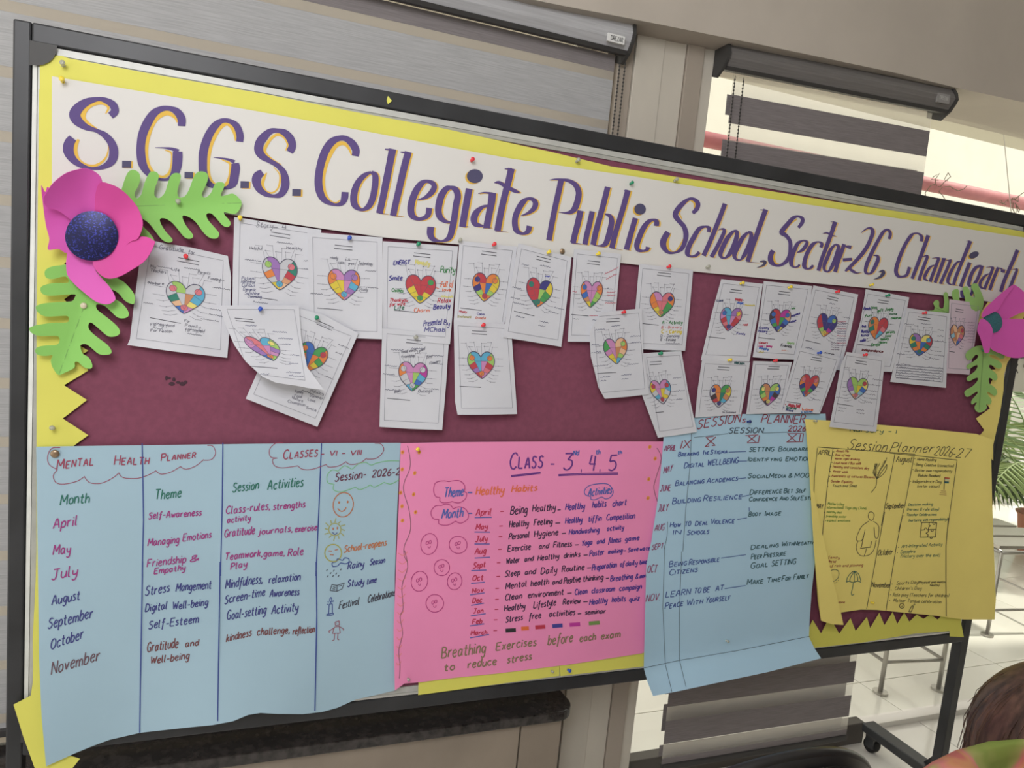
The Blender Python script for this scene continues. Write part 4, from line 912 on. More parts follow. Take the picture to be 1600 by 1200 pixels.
for s in ('470,430 420,450 405,520 425,575 465,585','465,585 465,620 510,635 580,622','580,622 640,635 700,600 715,545 690,530','690,530 695,470 640,425 545,435','545,435 510,428 470,430'): p.line(E_,s,1.2,CL)
for s in ('480,660 420,665 380,720 400,780 455,790','455,790 455,830 510,845 560,835 610,805','610,805 660,825 720,790 730,740 700,690 640,672 590,690','590,690 560,655 510,648 480,660'): p.line(E_,s,1.2,CL)
p.line(F_,'860,575 810,560 800,520 840,475 930,455 1020,460 1068,520 1050,575 1000,598 960,580 900,605 860,600 860,575',1.3,LB)
for cr, s in ((E_,'160,100 185,220 180,320 130,440 125,530 170,680 190,820 180,920 130,1040 130,1130 160,1190'),(G_,'110,0 135,130 90,280 100,450 75,520 95,650 65,780 75,900 70,1000'),(F_,'1480,120 1520,220 1470,400 1450,500 1490,640')): p.line(cr,s,.9,K(120,80,90,1.1))
for cr,x,y in ((E_,113,160),(E_,270,160),(E_,110,320),(E_,228,355),(E_,95,540),(E_,218,555),(E_,108,667),(E_,235,722),(E_,112,800),(F_,1412,110),(F_,1462,220),(F_,1402,412),(F_,1395,590)):
    p.lay = 0; p.ell(cr,x,y,15,19,1,K(240,160,60,1.2),20,True); p.lay = .0003; p.ell(cr,x,y,7,10,1,K(220,90,50,1.1),20,True)
p.lay = 0
for k in range(14): p.line(G_,'%f,%f %f,%f %f,%f' % (60-k,20+k*66,100-k*3,40+k*66,135-k*4,10+k*66),.7,K(236,140,110,1.2))
p.build('doodle', P2)

# blue right poster with a bent lower flap
def d3(x, y):
    t = y-(1044-.197*(x-1006)); 
    return .0100+.0015*math.sin(x*.02)+.012*sm((y-700)/300)+(.0009*t if t > 0 else 0)+.010*sm((1040-x)/60)*sm((y-760)/200)
o3 = [(1040,660),(1086,652.8),(1156,647),(1230,647),(1290,646.5),(1291,662),(1282,760),(1273,883),(1268,927),(1265,970),(1264,995),(1272,1012),(1283,1028.6),(1200,1050),(1120,1067),(1060,1080),(1020.6,1087.5),(1012,1066),(1006,1044),(1007,1000),(1008,961),(1010,883),(1018,845),(1028,780),(1034,720),(1037,684)]
P3 = sheet('poster', "tall light blue poster headed Session's Planner, overlapping the pink one", 'poster', o3, d3, BLU2, 'class planner posters', step=13)
R3=K(150,64,84,1.1); N3=K(62,88,156,1.2); G3=K(54,96,106,1.2); M3=K(150,74,116,1.1); D3=K(66,84,100,1.1)
p = Pen(d3)
text(p,I_,485,165,850,105,78,'SESSION',R3,1.7,slant=.15); text(p,I_,868,112,895,110,50,"s",R3,1.5); text(p,I_,1032,112,1400,118,70,'PLANNER',R3,1.7,slant=.15); text(p,I_,755,203,1045,200,46,'SESSION',D3,1.5,slant=.15); text(p,I_,1262,182,1408,184,44,'2026',R3,1.6)
text(p,I_,345,332,420,328,66,'IX',R3,1.6); text(p,I_,560,310,640,303,72,'X',R3,1.5,slant=0); text(p,I_,915,282,1010,275,58,'XI',R3,1.5,slant=0); text(p,I_,1255,275,1385,272,66,'XII',R3,1.5,slant=0)
p.line(I_,'!560,237 605,232;!600,232 628,228;!552,315 590,311;!612,308 642,305;!898,222 1008,215;!912,285 1012,280;!1255,205 1385,203;!1248,277 1388,274',1.2,R3)
p.line(I_,'!460,238 750,205;!1045,200 1405,186',.7,D3)
p.build('title_word', P3)
p = Pen(d3)
for a in ((I_,205,354,305,348,48,'APRIL'),(I_,200,545,270,525,54,'MAY'),(I_,170,697,258,690,50,'JUNE'),(I_,150,872,235,858,56,'JULY'),(I_,125,1032,203,1026,52,'AUG'),(I_,100,1195,195,1180,44,'SEPT'),(J_,52,255,118,248,52,'OCT'),(J_,42,462,140,450,50,'NOV.')): text(p,*a,M3,1.3,slant=.1)
p.build('month_name', P3)
p = Pen(d3)
for a in ((I_,325,402,500,388,38,'Breaking',N3),(I_,530,385,585,380,34,'The',N3),(I_,598,380,742,372,36,'Stigma',N3),(I_,930,360,1140,354,36,'SETTING',G3),(I_,1180,354,1470,350,38,'Boundaries',G3),
 (I_,375,500,545,482,46,'Digital',N3),(I_,572,478,835,455,46,'WELLBEING',N3),(I_,920,440,1208,438,36,'Identifying',G3),(I_,1240,438,1480,435,34,'EMOTIONS',G3),(I_,300,650,545,628,46,'Balancing',N3),(I_,568,628,832,605,44,'Academics',N3),(I_,918,585,1095,582,38,'Social',G3),(I_,1100,582,1240,580,38,'Media',G3),(I_,1265,580,1295,579,36,'&',G3),(I_,1318,580,1480,576,38,'MOOD',G3),
 (I_,275,806,515,785,50,'Building',N3),(I_,540,780,865,762,50,'Resilience',N3),(I_,935,727,1205,712,44,'Difference',G3),(I_,1225,712,1300,710,38,'Bet',G3),(I_,1328,710,1408,704,36,'Self',G3),(I_,928,782,1168,775,36,'Confidence',G3),(I_,1190,773,1262,771,34,'And',G3),(I_,1280,771,1360,770,34,'Self',G3),(I_,1370,770,1520,766,34,'Esteem',G3),
 (I_,255,1002,342,1000,40,'How',N3),(I_,380,995,430,990,38,'TO',N3),(I_,470,990,575,980,40,'Deal',N3),(I_,600,978,802,965,46,'Violence',N3),(I_,925,910,1025,905,40,'Body',G3),(I_,1065,905,1198,900,40,'Image',G3),(I_,282,1066,345,1062,38,'IN',N3),(I_,400,1070,585,1056,42,'Schools',N3),(I_,945,1192,1180,1170,40,'Dealing',G3),(I_,1205,1165,1310,1158,36,'With',G3),(I_,1315,1158,1500,1145,36,'Negative',G3),
 (J_,210,212,335,198,40,'Being',N3),(J_,352,198,570,172,38,'Responsible',N3),(J_,210,272,412,246,40,'Citizens',N3),(J_,800,157,875,148,38,'Peer',G3),(J_,892,146,1048,128,38,'Pressure',G3),(J_,795,224,920,210,42,'Goal',G3),(J_,948,206,1122,188,38,'SETTING',G3),
 (J_,185,432,360,408,42,'LEARN',N3),(J_,388,402,500,392,38,'TO BE',N3),(J_,545,386,600,378,36,'AT',N3),(J_,770,340,885,330,42,'Make',G3),(J_,912,325,1010,316,36,'Time',G3),(J_,1022,312,1082,306,36,'For',G3),(J_,1105,306,1210,290,40,'Family',G3),(J_,180,516,308,492,44,'Peace',N3),(J_,335,490,450,475,42,'With',N3),(J_,470,472,650,448,44,'Yourself',N3)): text(p,*a,1.35,True,slant=.08)
p.line(I_,'!755,362 905,357;!840,440 912,438;!835,590 905,582;!868,742 930,730;!830,937 912,922;!930,835 932,868',1.1,N3); p.line(J_,'!585,148 765,123;!610,368 762,346',1.1,N3)
p.build('handwritten_words', P3)
p = Pen(d3)
p.lay = .0022
p.line(I_,'!440,200 425,500 390,850 365,1210;235,955 230,1080 205,1190',.7,D3); p.line(J_,'!300,100 285,500 285,885 332,1075;!178,60 165,500 182,910 230,1110;!28,940 285,885 700,815 1222,712',.7,D3)
p.build('pencil_line', P3)

# yellow session planner
d4 = lambda x, y: .0150+.0012*math.sin(x*.025)+.004*sm((y-690)/280)+.003*sm((1290-x)/30)+.012*sm((x-1500)/60)
o4 = [(1258,655),(1296,657),(1430,668.5),(1526,678),(1551.5,687),(1549,720),(1550,773),(1552,838),(1556,937),(1554,968),(1506,968),(1461,962),(1390,955),(1370,953),(1345,952.5),(1314,957),(1318,976),(1300,974.5),(1283,970),(1278,940),(1272,860),(1266,760),(1262,700)]
P4 = sheet('poster', 'yellow Session Planner 2026-27 poster with a curled left edge, lower right', 'poster', o4, d4, YEL2, 'class planner posters', step=12)
papermesh('curled_edge', [(1263,700),(1266,760),(1272,860),(1283,970),(1300,975.5),(1318,976.5),(1300,900),(1284,830),(1270,760)], lambda x, y: d4(x, y)+.004+.022*sm((y-700)/280), YEL2, P4, 9)
D4=K(88,80,44,1.1); R4=K(160,60,44,1.1); G4=K(116,150,50,1.1); T4=K(52,104,84,1.1); S4=K(88,82,48,1.05)
p = Pen(d4)
text(p,K_,490,412,890,440,112,'Session',S4,1.2,slant=.3); text(p,L_,2,322,470,335,98,'Planner',S4,1.2,slant=.3); text(p,L_,488,360,680,380,104,'2026',S4,1.1,slant=.25); text(p,L_,695,372,720,374,60,'-',S4,1.1); text(p,L_,730,385,865,392,104,'27',S4,1.1,slant=.25)
text(p,K_,520,228,1000,248,42,'Nursery - I',T4,1.1)
p.build('title_word', P4)
p = Pen(d4)
p.line(K_,'!185,390 600,420 1200,465;!182,398 150,700 145,880;!345,410 290,750 245,1200;!990,460 890,980 848,1210',1.0,D4); p.line(L_,'!0,338 400,378 745,416;!270,370 180,860 98,1210;!745,420 690,820 635,1210',1.0,D4)
p.line(M_,'!205,45 192,200;!722,0 650,380 568,826;!880,-5 820,300 733,840',1.0,D4); p.line(N_,'!650,-5 622,300 622,700 625,1080',1.2,D4)
p.build('ruled_table', P4, False)
p = Pen(d4)
for a in ((K_,190,470,320,475,50,'APRIL',D4),(K_,1000,545,1160,550,64,'August',D4),(K_,890,1030,1080,1025,56,'September',D4),(K_,170,1022,235,1035,48,'MAY',D4),(M_,660,370,785,360,50,'October',D4),(M_,610,640,765,645,44,'November',D4)): text(p,*a,1.0)
for a in ((K_,375,440,505,444,22,'About Me',R4),(K_,368,482,520,488,22,'Role of help',R4),(K_,360,520,620,528,22,'Water right drinking',R4),(K_,352,565,635,573,24,'Loud noise / Bus walk',R4),(K_,342,605,715,624,24,'Healthy and consistent day',R4),(K_,340,652,495,660,22,'Veneer wash',R4),(K_,328,700,780,716,24,'Awareness of cultures (Basant)',R4),(K_,320,757,545,766,24,'Gender Equality',R4),(K_,335,805,590,808,26,'Touch and Smell',D4),
 (K_,288,990,455,1000,26,"Mother's Day",G4),(K_,280,1032,690,1040,26,'International Yoga day (June)',G4),(K_,278,1075,430,1083,22,'healthy diet',G4),(K_,270,1120,480,1126,22,'friendship poster',G4),(K_,265,1165,520,1167,22,'respect emotions',G4),
 (L_,305,418,512,428,30,'Home Reading',D4),(L_,290,478,705,495,30,'Being Creative (connection)',D4),(L_,280,542,685,550,28,'Better own responsibility',D4),(L_,310,597,555,605,28,'(Raksha Bandhan)',D4),(L_,255,667,570,668,34,'Independence Day',D4),(L_,305,717,545,720,28,'(water colour)',D4),
 (L_,205,922,475,913,28,'Decision making',T4),(L_,190,972,540,970,28,'(heroes & role play)',T4),(L_,185,1032,515,1028,28,'Teacher Celebrations',T4),(L_,208,1095,635,1080,28,'(nurturing with responsibility)',T4),
 (N_,130,325,575,302,36,'Art-Integrated Activity',T4),(N_,120,385,280,380,36,'Dussehra',T4),(N_,120,432,550,420,34,'(Victory over the evil)',T4),(N_,75,732,310,720,38,'Sports Day',D4),(N_,315,718,620,712,26,'(Physical and mental',D4),(N_,445,745,545,750,22,'health)',D4),(N_,55,790,350,786,36,"Children's Day",D4),(N_,35,860,650,866,34,'Role play (Teachers for children)',D4),(N_,40,920,565,938,34,'Mother Tongue celebration',D4),
 (M_,240,395,335,400,20,'family',R4),(M_,242,427,305,432,20,'day out',R4),(M_,252,470,535,463,22,'of rain and planning',R4),(M_,322,780,380,776,18,'done',R4)): text(p,*a,.66)
for cr,pts in ((K_,((352,440),(345,480),(333,550),(322,595),(315,645),(310,695),(298,745),(290,800),(268,985),(262,1030),(255,1070),(250,1115),(245,1165))),(L_,((280,400),(270,460),(258,520),(232,650),(178,915),(158,1030))),(N_,((98,320),(85,378),(28,725),(18,790),(10,842),(0,905)))):
    for x,y in pts: p.ell(cr,x,y,5,5,1,D4,0,True)
p.build('handwritten_words', P4)
p = Pen(d4)
p.line(K_,'740,865 790,800 800,720;800,720 780,640 800,580 800,560;800,720 830,640 880,560 905,500;800,720 860,680 900,620 905,570;!770,620 760,660 790,700;!810,600 830,560;!860,600 885,540;!850,650 880,610;!785,560 775,600;!800,560 765,640 800,725 905,570',1,D4)
for k in range(9): p.line(K_,'%f,%f %f,%f' % (790+k*10,700-k*20,815+k*11,690-k*20),.7,D4); p.line(K_,'%f,%f %f,%f' % (770+k*2,690-k*13,800+k,680-k*13),.7,D4)
p.line(M_,'605,75 582,45 590,5 612,0 632,20 625,60 605,75;585,80 540,110 510,150 480,235 525,245 540,205;!555,150 525,295 515,310 600,300 610,250;625,80 650,95 672,130 665,215 640,215 632,130;495,245 480,300 495,350 530,375 590,365 630,320 650,240;!565,310 560,340 548,372',1,K(96,80,50,1.05))
p.line(M_,'395,598 405,560 430,525 465,505 500,530 520,590;395,598 420,590 450,600 490,590 520,598;465,505 430,560 425,592;465,505 462,598;465,505 490,550 492,592;455,600 450,640 438,690 445,710 460,700',1.1,T4)
p.line(M_,'262,500 300,490 330,510 325,560 290,590 275,590;!300,600 296,608;!315,595 311,603;!328,580 324,588',1,K(104,116,80,1.1))
p.line(L_,'!600,742 608,605',1.1,D4); p.line(L_,'!610,612 662,618',2.2,K(206,96,60,1.1)); p.line(L_,'!608,632 660,636',1.4,K(220,214,190,1.1)); p.line(L_,'!606,660 654,662',3.0,K(30,96,104,1.1)); p.line(L_,'!565,755 620,758;!555,775 625,780;!548,795 628,800',.7,K(170,110,70,1.1))
p.line(N_,'!355,45 520,45 505,205 335,208 355,45;!345,130 385,125 390,105 410,108 412,125 515,122;!440,45 432,70 450,80 430,100 428,125;!428,125 425,150 400,165 425,180 420,208;!455,125 462,145 480,140 482,122;!475,48 480,65 500,65 502,47;!445,207 452,222 468,220 470,206',1.2,D4)
p.ell(N_,135,965,26,26,1.1,D4); p.line(N_,'!125,955 125,975 135,975;!145,955 140,975;!210,1030 245,965 265,970 238,1032 210,1030;!262,950 270,960;!280,945 272,960',1.1,D4)
p.build('doodle', P4)
# ================================================================ LEAVES AND FLOWERS
def crp(cr, pts): return [(cr[0]+a*cr[2], cr[1]+b*cr[2]) for a, b in pts]
LA=(180,250,.13125); LBc=(40,390,.17493); LC=(1440,430,.1); LD=(1480,530,.14167); FLc=(50,240,.20833)
leafA = crp(LA, [(75,350),(110,240),(150,150),(210,115),(280,150),(298,220),(275,310),(235,380),(235,430),(265,455),(310,410),(340,300),(370,220),(410,150),(460,135),(510,160),(515,220),(475,330),(465,400),(480,440),(530,450),(590,390),(625,280),(660,190),(710,155),(770,165),(782,210),(755,310),(740,390),(765,445),(830,430),(880,350),(920,240),(960,160),(1020,135),(1090,155),(1105,220),(1075,310),(1035,390),(1040,435),(1080,445),(1140,390),(1185,290),(1240,262),(1300,280),(1290,340),(1260,400),(1270,430),(1330,415),(1400,400),(1460,440),(1505,505),(1480,590),(1430,640),(1350,632),(1300,620),(1300,650),(1360,720),(1372,765),(1340,798),(1280,780),(1210,700),(1150,640),(1100,635),(1085,660),(1110,720),(1180,800),(1235,870),(1220,925),(1160,935),(1100,910),(1040,850),(960,740),(880,680),(810,660),(805,700),(850,790),(920,880),(925,920),(880,938),(820,915),(750,830),(670,740),(590,695),(535,700),(540,750),(600,850),(680,940),(670,975),(620,980),(560,950),(500,880),(440,800),(380,735),(310,700),(325,780),(400,860),(460,940),(455,985),(390,960),(250,860),(60,700),(20,500)])
leafB = crp(LBc, [(360,130),(240,150),(180,180),(170,220),(190,255),(250,262),(355,240),(380,295),(250,300),(160,320),(132,350),(150,395),(220,412),(330,405),(440,400),(440,425),(420,458),(370,466),(280,470),(170,480),(100,500),(92,530),(120,570),(180,597),(280,595),(370,592),(385,620),(370,650),(240,655),(100,675),(40,695),(32,715),(60,750),(130,772),(230,770),(290,775),(305,810),(280,850),(200,855),(110,870),(85,905),(110,940),(180,950),(240,945),(225,990),(240,1050),(290,1118),(350,1100),(430,1060),(440,1030),(440,1005),(470,1005),(520,1050),(570,1065),(595,1050),(590,1010),(560,960),(510,930),(490,870),(495,850),(540,845),(590,880),(650,930),(710,940),(760,930),(765,900),(730,850),(650,790),(580,730),(560,690),(570,655),(600,660),(680,730),(740,775),(800,775),(840,750),(830,700),(770,640),(680,570),(635,530),(635,490),(700,500),(760,550),(820,605),(880,613),(920,590),(910,540),(860,480),(800,440),(770,400),(775,360),(830,390),(880,450),(930,480),(970,480),(970,400),(900,310),(830,260),(700,200),(500,60)])
leafC = crp(LC, [(110,560),(190,545),(205,490),(185,440),(215,395),(260,395),(275,430),(275,490),(310,520),(345,500),(355,400),(345,300),(380,262),(410,290),(415,340),(430,400),(470,410),(495,400),(475,300),(490,240),(550,212),(580,240),(590,330),(600,400),(680,410),(670,330),(645,240),(655,185),(710,180),(750,240),(760,310),(800,345),(835,340),(810,260),(775,170),(820,130),(880,145),(910,220),(950,310),(970,400),(960,500),(920,600),(890,700),(870,780),(840,850),(700,860),(500,860),(300,740),(200,640)])
leafD = crp(LD, [(380,70),(300,85),(220,140),(205,190),(230,230),(270,220),(310,175),(335,175),(340,200),(300,240),(230,280),(215,310),(240,330),(290,300),(330,285),(335,310),(300,360),(230,410),(215,440),(240,465),(290,440),(335,425),(335,460),(280,520),(210,560),(190,590),(205,630),(240,632),(290,600),(330,578),(335,600),(290,650),(265,690),(275,720),(310,700),(328,700),(305,740),(310,780),(350,808),(410,790),(440,750),(430,720),(470,720),(490,690),(480,650),(455,620),(440,580),(470,590),(520,625),(550,600),(545,560),(510,520),(465,490),(460,430),(490,435),(520,455),(550,445),(550,400),(520,360),(470,320),(465,285),(500,290),(560,325),(600,310),(600,270),(560,235),(480,200),(470,170),(530,180),(590,215),(630,205),(620,160),(560,120),(480,90)])
def leaf(label, outline, vein, base, lift, m, step=9):
    (ax, ay), (bx, by) = vein; L = math.hypot(bx-ax, by-ay); nx, ny = -(by-ay)/L, (bx-ax)/L
    def d(x, y):
        s = (x-ax)*nx+(y-ay)*ny; t = ((x-ax)*(bx-ax)+(y-ay)*(by-ay))/L/L
        return base+lift*(abs(s)/45)+.002*math.sin(t*6)+.006*max(0, t-.6)
    rt = thing('paper_leaf', label, 'paper leaf', W(*outline[len(outline)//2], base), 'green paper leaves')
    papermesh('blade', smooth_pts(outline, 3, True), d, m, rt, step, .0005)
    p = Pen(d, .0009); p.ribbon([(ax+(bx-ax)*k/14, ay+(by-ay)*k/14) for k in range(15)], .9, tuple(c*.75 for c in m.node_tree.nodes['Principled BSDF'].inputs[0].default_value[:3]))
    p.build('fold_crease', rt, False); return d
dA = leaf('green paper leaf reaching right from the left flower over the banner', leafA, ((208,322),(377,317)), .013, .010, LEAF)
dB = leaf('green paper leaf pointing down below the left flower', leafB, ((140,455),(92,585)), .013, .009, LEAF)
dC = leaf('green paper leaf left of the right flower, behind a heart sheet with painted-in pink bounce light', leafC, ((1530,510),(1460,480)), .0068, .003, LEAF2, 7)
dD = leaf('green paper leaf hanging down below the right flower', leafD, ((1537,545),(1530,640)), .013, .006, LEAF2, 7)

def glitter(name, c1, c2):
    m = bpy.data.materials.new(name); m.use_nodes = True; nt = m.node_tree; b = nt.nodes['Principled BSDF']
    tc = nt.nodes.new('ShaderNodeTexCoord'); v = nt.nodes.new('ShaderNodeTexVoronoi'); v.inputs['Scale'].default_value = 560
    nt.links.new(tc.outputs['Object'], v.inputs['Vector']); r_ = nt.nodes.new('ShaderNodeValToRGB')
    sp = nt.nodes.new('ShaderNodeSeparateColor'); nt.links.new(v.outputs['Color'], sp.inputs[0]); nt.links.new(sp.outputs[0], r_.inputs[0])
    r_.color_ramp.elements[0].position = .72; r_.color_ramp.elements[0].color = (*c1, 1); r_.color_ramp.elements[1].position = .97; r_.color_ramp.elements[1].color = (*c2, 1)
    nt.links.new(r_.outputs[0], b.inputs['Base Color']); b.inputs['Roughness'].default_value = .35; b.inputs['Metallic'].default_value = .35
    bp = nt.nodes.new('ShaderNodeBump'); bp.inputs['Strength'].default_value = .8; bp.inputs['Distance'].default_value = .002
    nt.links.new(sp.outputs[1], bp.inputs['Height']); nt.links.new(bp.outputs[0], b.inputs['Normal'])
    return m
def petal(pts, cr, cen, base, k, m, root, pw=2., wave=0., step=9, ph=0.):
    cx, cy = cr[0]+cen[0]*cr[2], cr[1]+cen[1]*cr[2]
    def d(x, y):
        r_ = math.hypot(x-cx, y-cy)/80; a = math.atan2(y-cy, x-cx)
        return base+k*r_**pw+wave*math.sin(a*5+ph)*r_
    papermesh('petal', smooth_pts(crp(cr, pts), 4, True), d, m, root, step, .0006)
    return d
fl = thing('paper_flower', 'large magenta paper flower with a dark blue glitter centre, upper left', 'paper flower', W(143, 368, .02), 'paper flowers')
petal([(70,240),(100,290),(120,250),(180,330),(260,400),(330,450),(330,560),(330,700),(260,745),(200,715),(120,720),(130,640),(105,540),(85,400)], FLc, (448,617), .020, .016, PET, fl, 2, .002)
petal([(215,700),(260,740),(255,820),(265,910),(320,980),(400,1050),(480,1110),(560,1130),(610,1110),(625,1080),(590,1010),(530,940),(480,880),(460,815),(450,700),(330,640)], FLc, (448,617), .022, .012, PET, fl, 2)
petal([(110,290),(160,220),(250,150),(340,120),(400,112),(460,130),(510,170),(530,230),(540,330),(540,450),(470,560),(330,520),(200,430),(110,400),(85,340)], FLc, (448,617), .026, .026, PET, fl, 2, .003)
petal([(500,226),(600,235),(680,280),(750,350),(800,420),(830,510),(820,580),(790,640),(740,660),(640,720),(500,640),(470,400)], FLc, (448,617), .029, .028, PETD, fl, 2, .003, ph=1)
petal([(790,625),(860,625),(910,650),(920,670),(890,740),(840,810),(750,870),(660,920),(580,937),(520,915),(470,860),(455,800),(470,650),(600,600),(720,650)], FLc, (448,617), .032, .022, PETD, fl, 2, .002)
def disc(root, cr, cx, cy, rx, ry, base, dome, m, name='flower_centre'):
    pts = [(cr[0]+(cx+rx*(1+.012*math.sin(3*t*math.pi/16))*math.cos(t*math.pi/16))*cr[2], cr[1]+(cy+ry*math.sin(t*math.pi/16))*cr[2]) for t in range(32)]
    X, Y, R_ = cr[0]+cx*cr[2], cr[1]+cy*cr[2], rx*cr[2]
    papermesh(name, pts, lambda x, y: base+dome*(1-min(1, math.hypot(x-X, y-Y)/R_)**2), m, root, 6, .003)
disc(fl, FLc, 448, 617, 200, 187, .040, .004, glitter('blue_glitter_foam', (.012,.014,.075), (.05,.06,.42)))
fr = thing('paper_flower', 'pink paper flower with a teal centre, cut off by the right edge', 'paper flower', W(1575, 560, .02), 'paper flowers')
petal([(1430,150),(1520,190),(1600,260),(1680,340),(1700,480),(1620,560),(1500,610),(1400,660),(1330,692),(1250,692),(1160,700),(1120,600),(1190,500),(1280,380),(1380,230)], LC, (1130,735), .024, .022, PET, fr, 1.6, .002, 7)
petal([(1150,700),(1400,682),(1600,690),(1800,800),(1850,1000),(1800,1200),(1600,1280),(1416,1290),(1250,1230),(1087,1150),(1050,1000),(1060,880)], LC, (1130,735), .028, .016, PET, fr, 1.6, .002, 7)
disc(fr, LC, 1115, 735, 148, 168, .036, .003, mat('teal_glitter_foam', K(60,110,120,1.1), .6, noise=.15, nscale=300))
petal([(955,585),(1000,510),(1150,370),(1300,240),(1430,150),(1450,165),(1380,260),(1280,400),(1200,535),(1100,590),(1000,640),(962,662),(940,640)], LC, (1130,735), .046, .014, PET, fr, 1.2, 0, 6)
petal([(900,740),(935,680),(980,685),(1060,750),(1100,820),(1110,890),(1090,1000),(1070,1130),(1060,1190),(1030,1215),(990,1210),(960,1120),(920,980),(875,870)], LC, (1130,735), .046, .012, PET, fr, 1.2, 0, 6)

# ================================================================ HEART SHEETS
HL = [(0,-.62),(-.12,-.80),(-.3,-.95),(-.52,-1.0),(-.74,-.93),(-.92,-.72),(-1.0,-.42),(-.97,-.1),(-.82,.22),(-.6,.48),(-.3,.77),(0,1.0)]
HR = [(-x, y) for x, y in HL]
def clip(poly, a, b, c):   # keep a*x+b*y<=c
    out = []
    for i in range(len(poly)):
        p, q = poly[i], poly[(i+1) % len(poly)]
        dp, dq = a*p[0]+b*p[1]-c, a*q[0]+b*q[1]-c
        if dp <= 0: out.append(p)
        if dp*dq < 0: t = dp/(dp-dq); out.append((p[0]+(q[0]-p[0])*t, p[1]+(q[1]-p[1])*t))
    return out
def half(s):
    """one half of the heart cut into cells: petal, petal tip, three outer bands, shoulder"""
    P = [(x*s, y) for x, y in HL] if s > 0 else [(-x, y) for x, y in HL]
    P = [(x if s > 0 else x, y) for x, y in P]
    sg = -1 if s > 0 else 1
    # line from bottom tip towards the shoulder separates the inner petal from the outer band
    L1 = (sg*.90, .42, .30)
    inner = clip(P, *L1); outer = clip(P, *[-v for v in L1])
    i1 = clip(inner, 0, -1, .30); i2 = clip(inner, 0, 1, -.30)
    o = outer
    o1 = clip(o, sg*.25, -.9, -.42-.0); rest = clip(o, *[-v for v in (sg*.25, -.9, -.42)])
    o2 = clip(rest, sg*.45, -.9, -.02); rest = clip(rest, *[-v for v in (sg*.45, -.9, -.02)])
    o3 = clip(rest, sg*.6, -.9, .50); o4 = clip(rest, *[-v for v in (sg*.6, -.9, .50)])
    return [q for q in (i2, i1, o4, o3, o2, o1)]
PAL = {'r':(196,60,72),'o':(232,134,62),'y':(228,204,62),'Y':(236,222,120),'g':(72,160,84),'G':(40,130,110),'l':(164,206,104),'b':(60,110,190),'B':(58,52,130),'c':(92,176,210),'C':(150,196,214),'p':(206,140,190),'P':(160,118,186),'m':(186,52,156),'k':(222,120,130),'t':(206,140,96),'d':(70,52,60),'w':(202,203,208),'e':(236,190,150),'s':(222,160,120)}
CYC = 1.1
PENC = K(146,146,158,1.15); GRY = K(96,96,112,1.1)
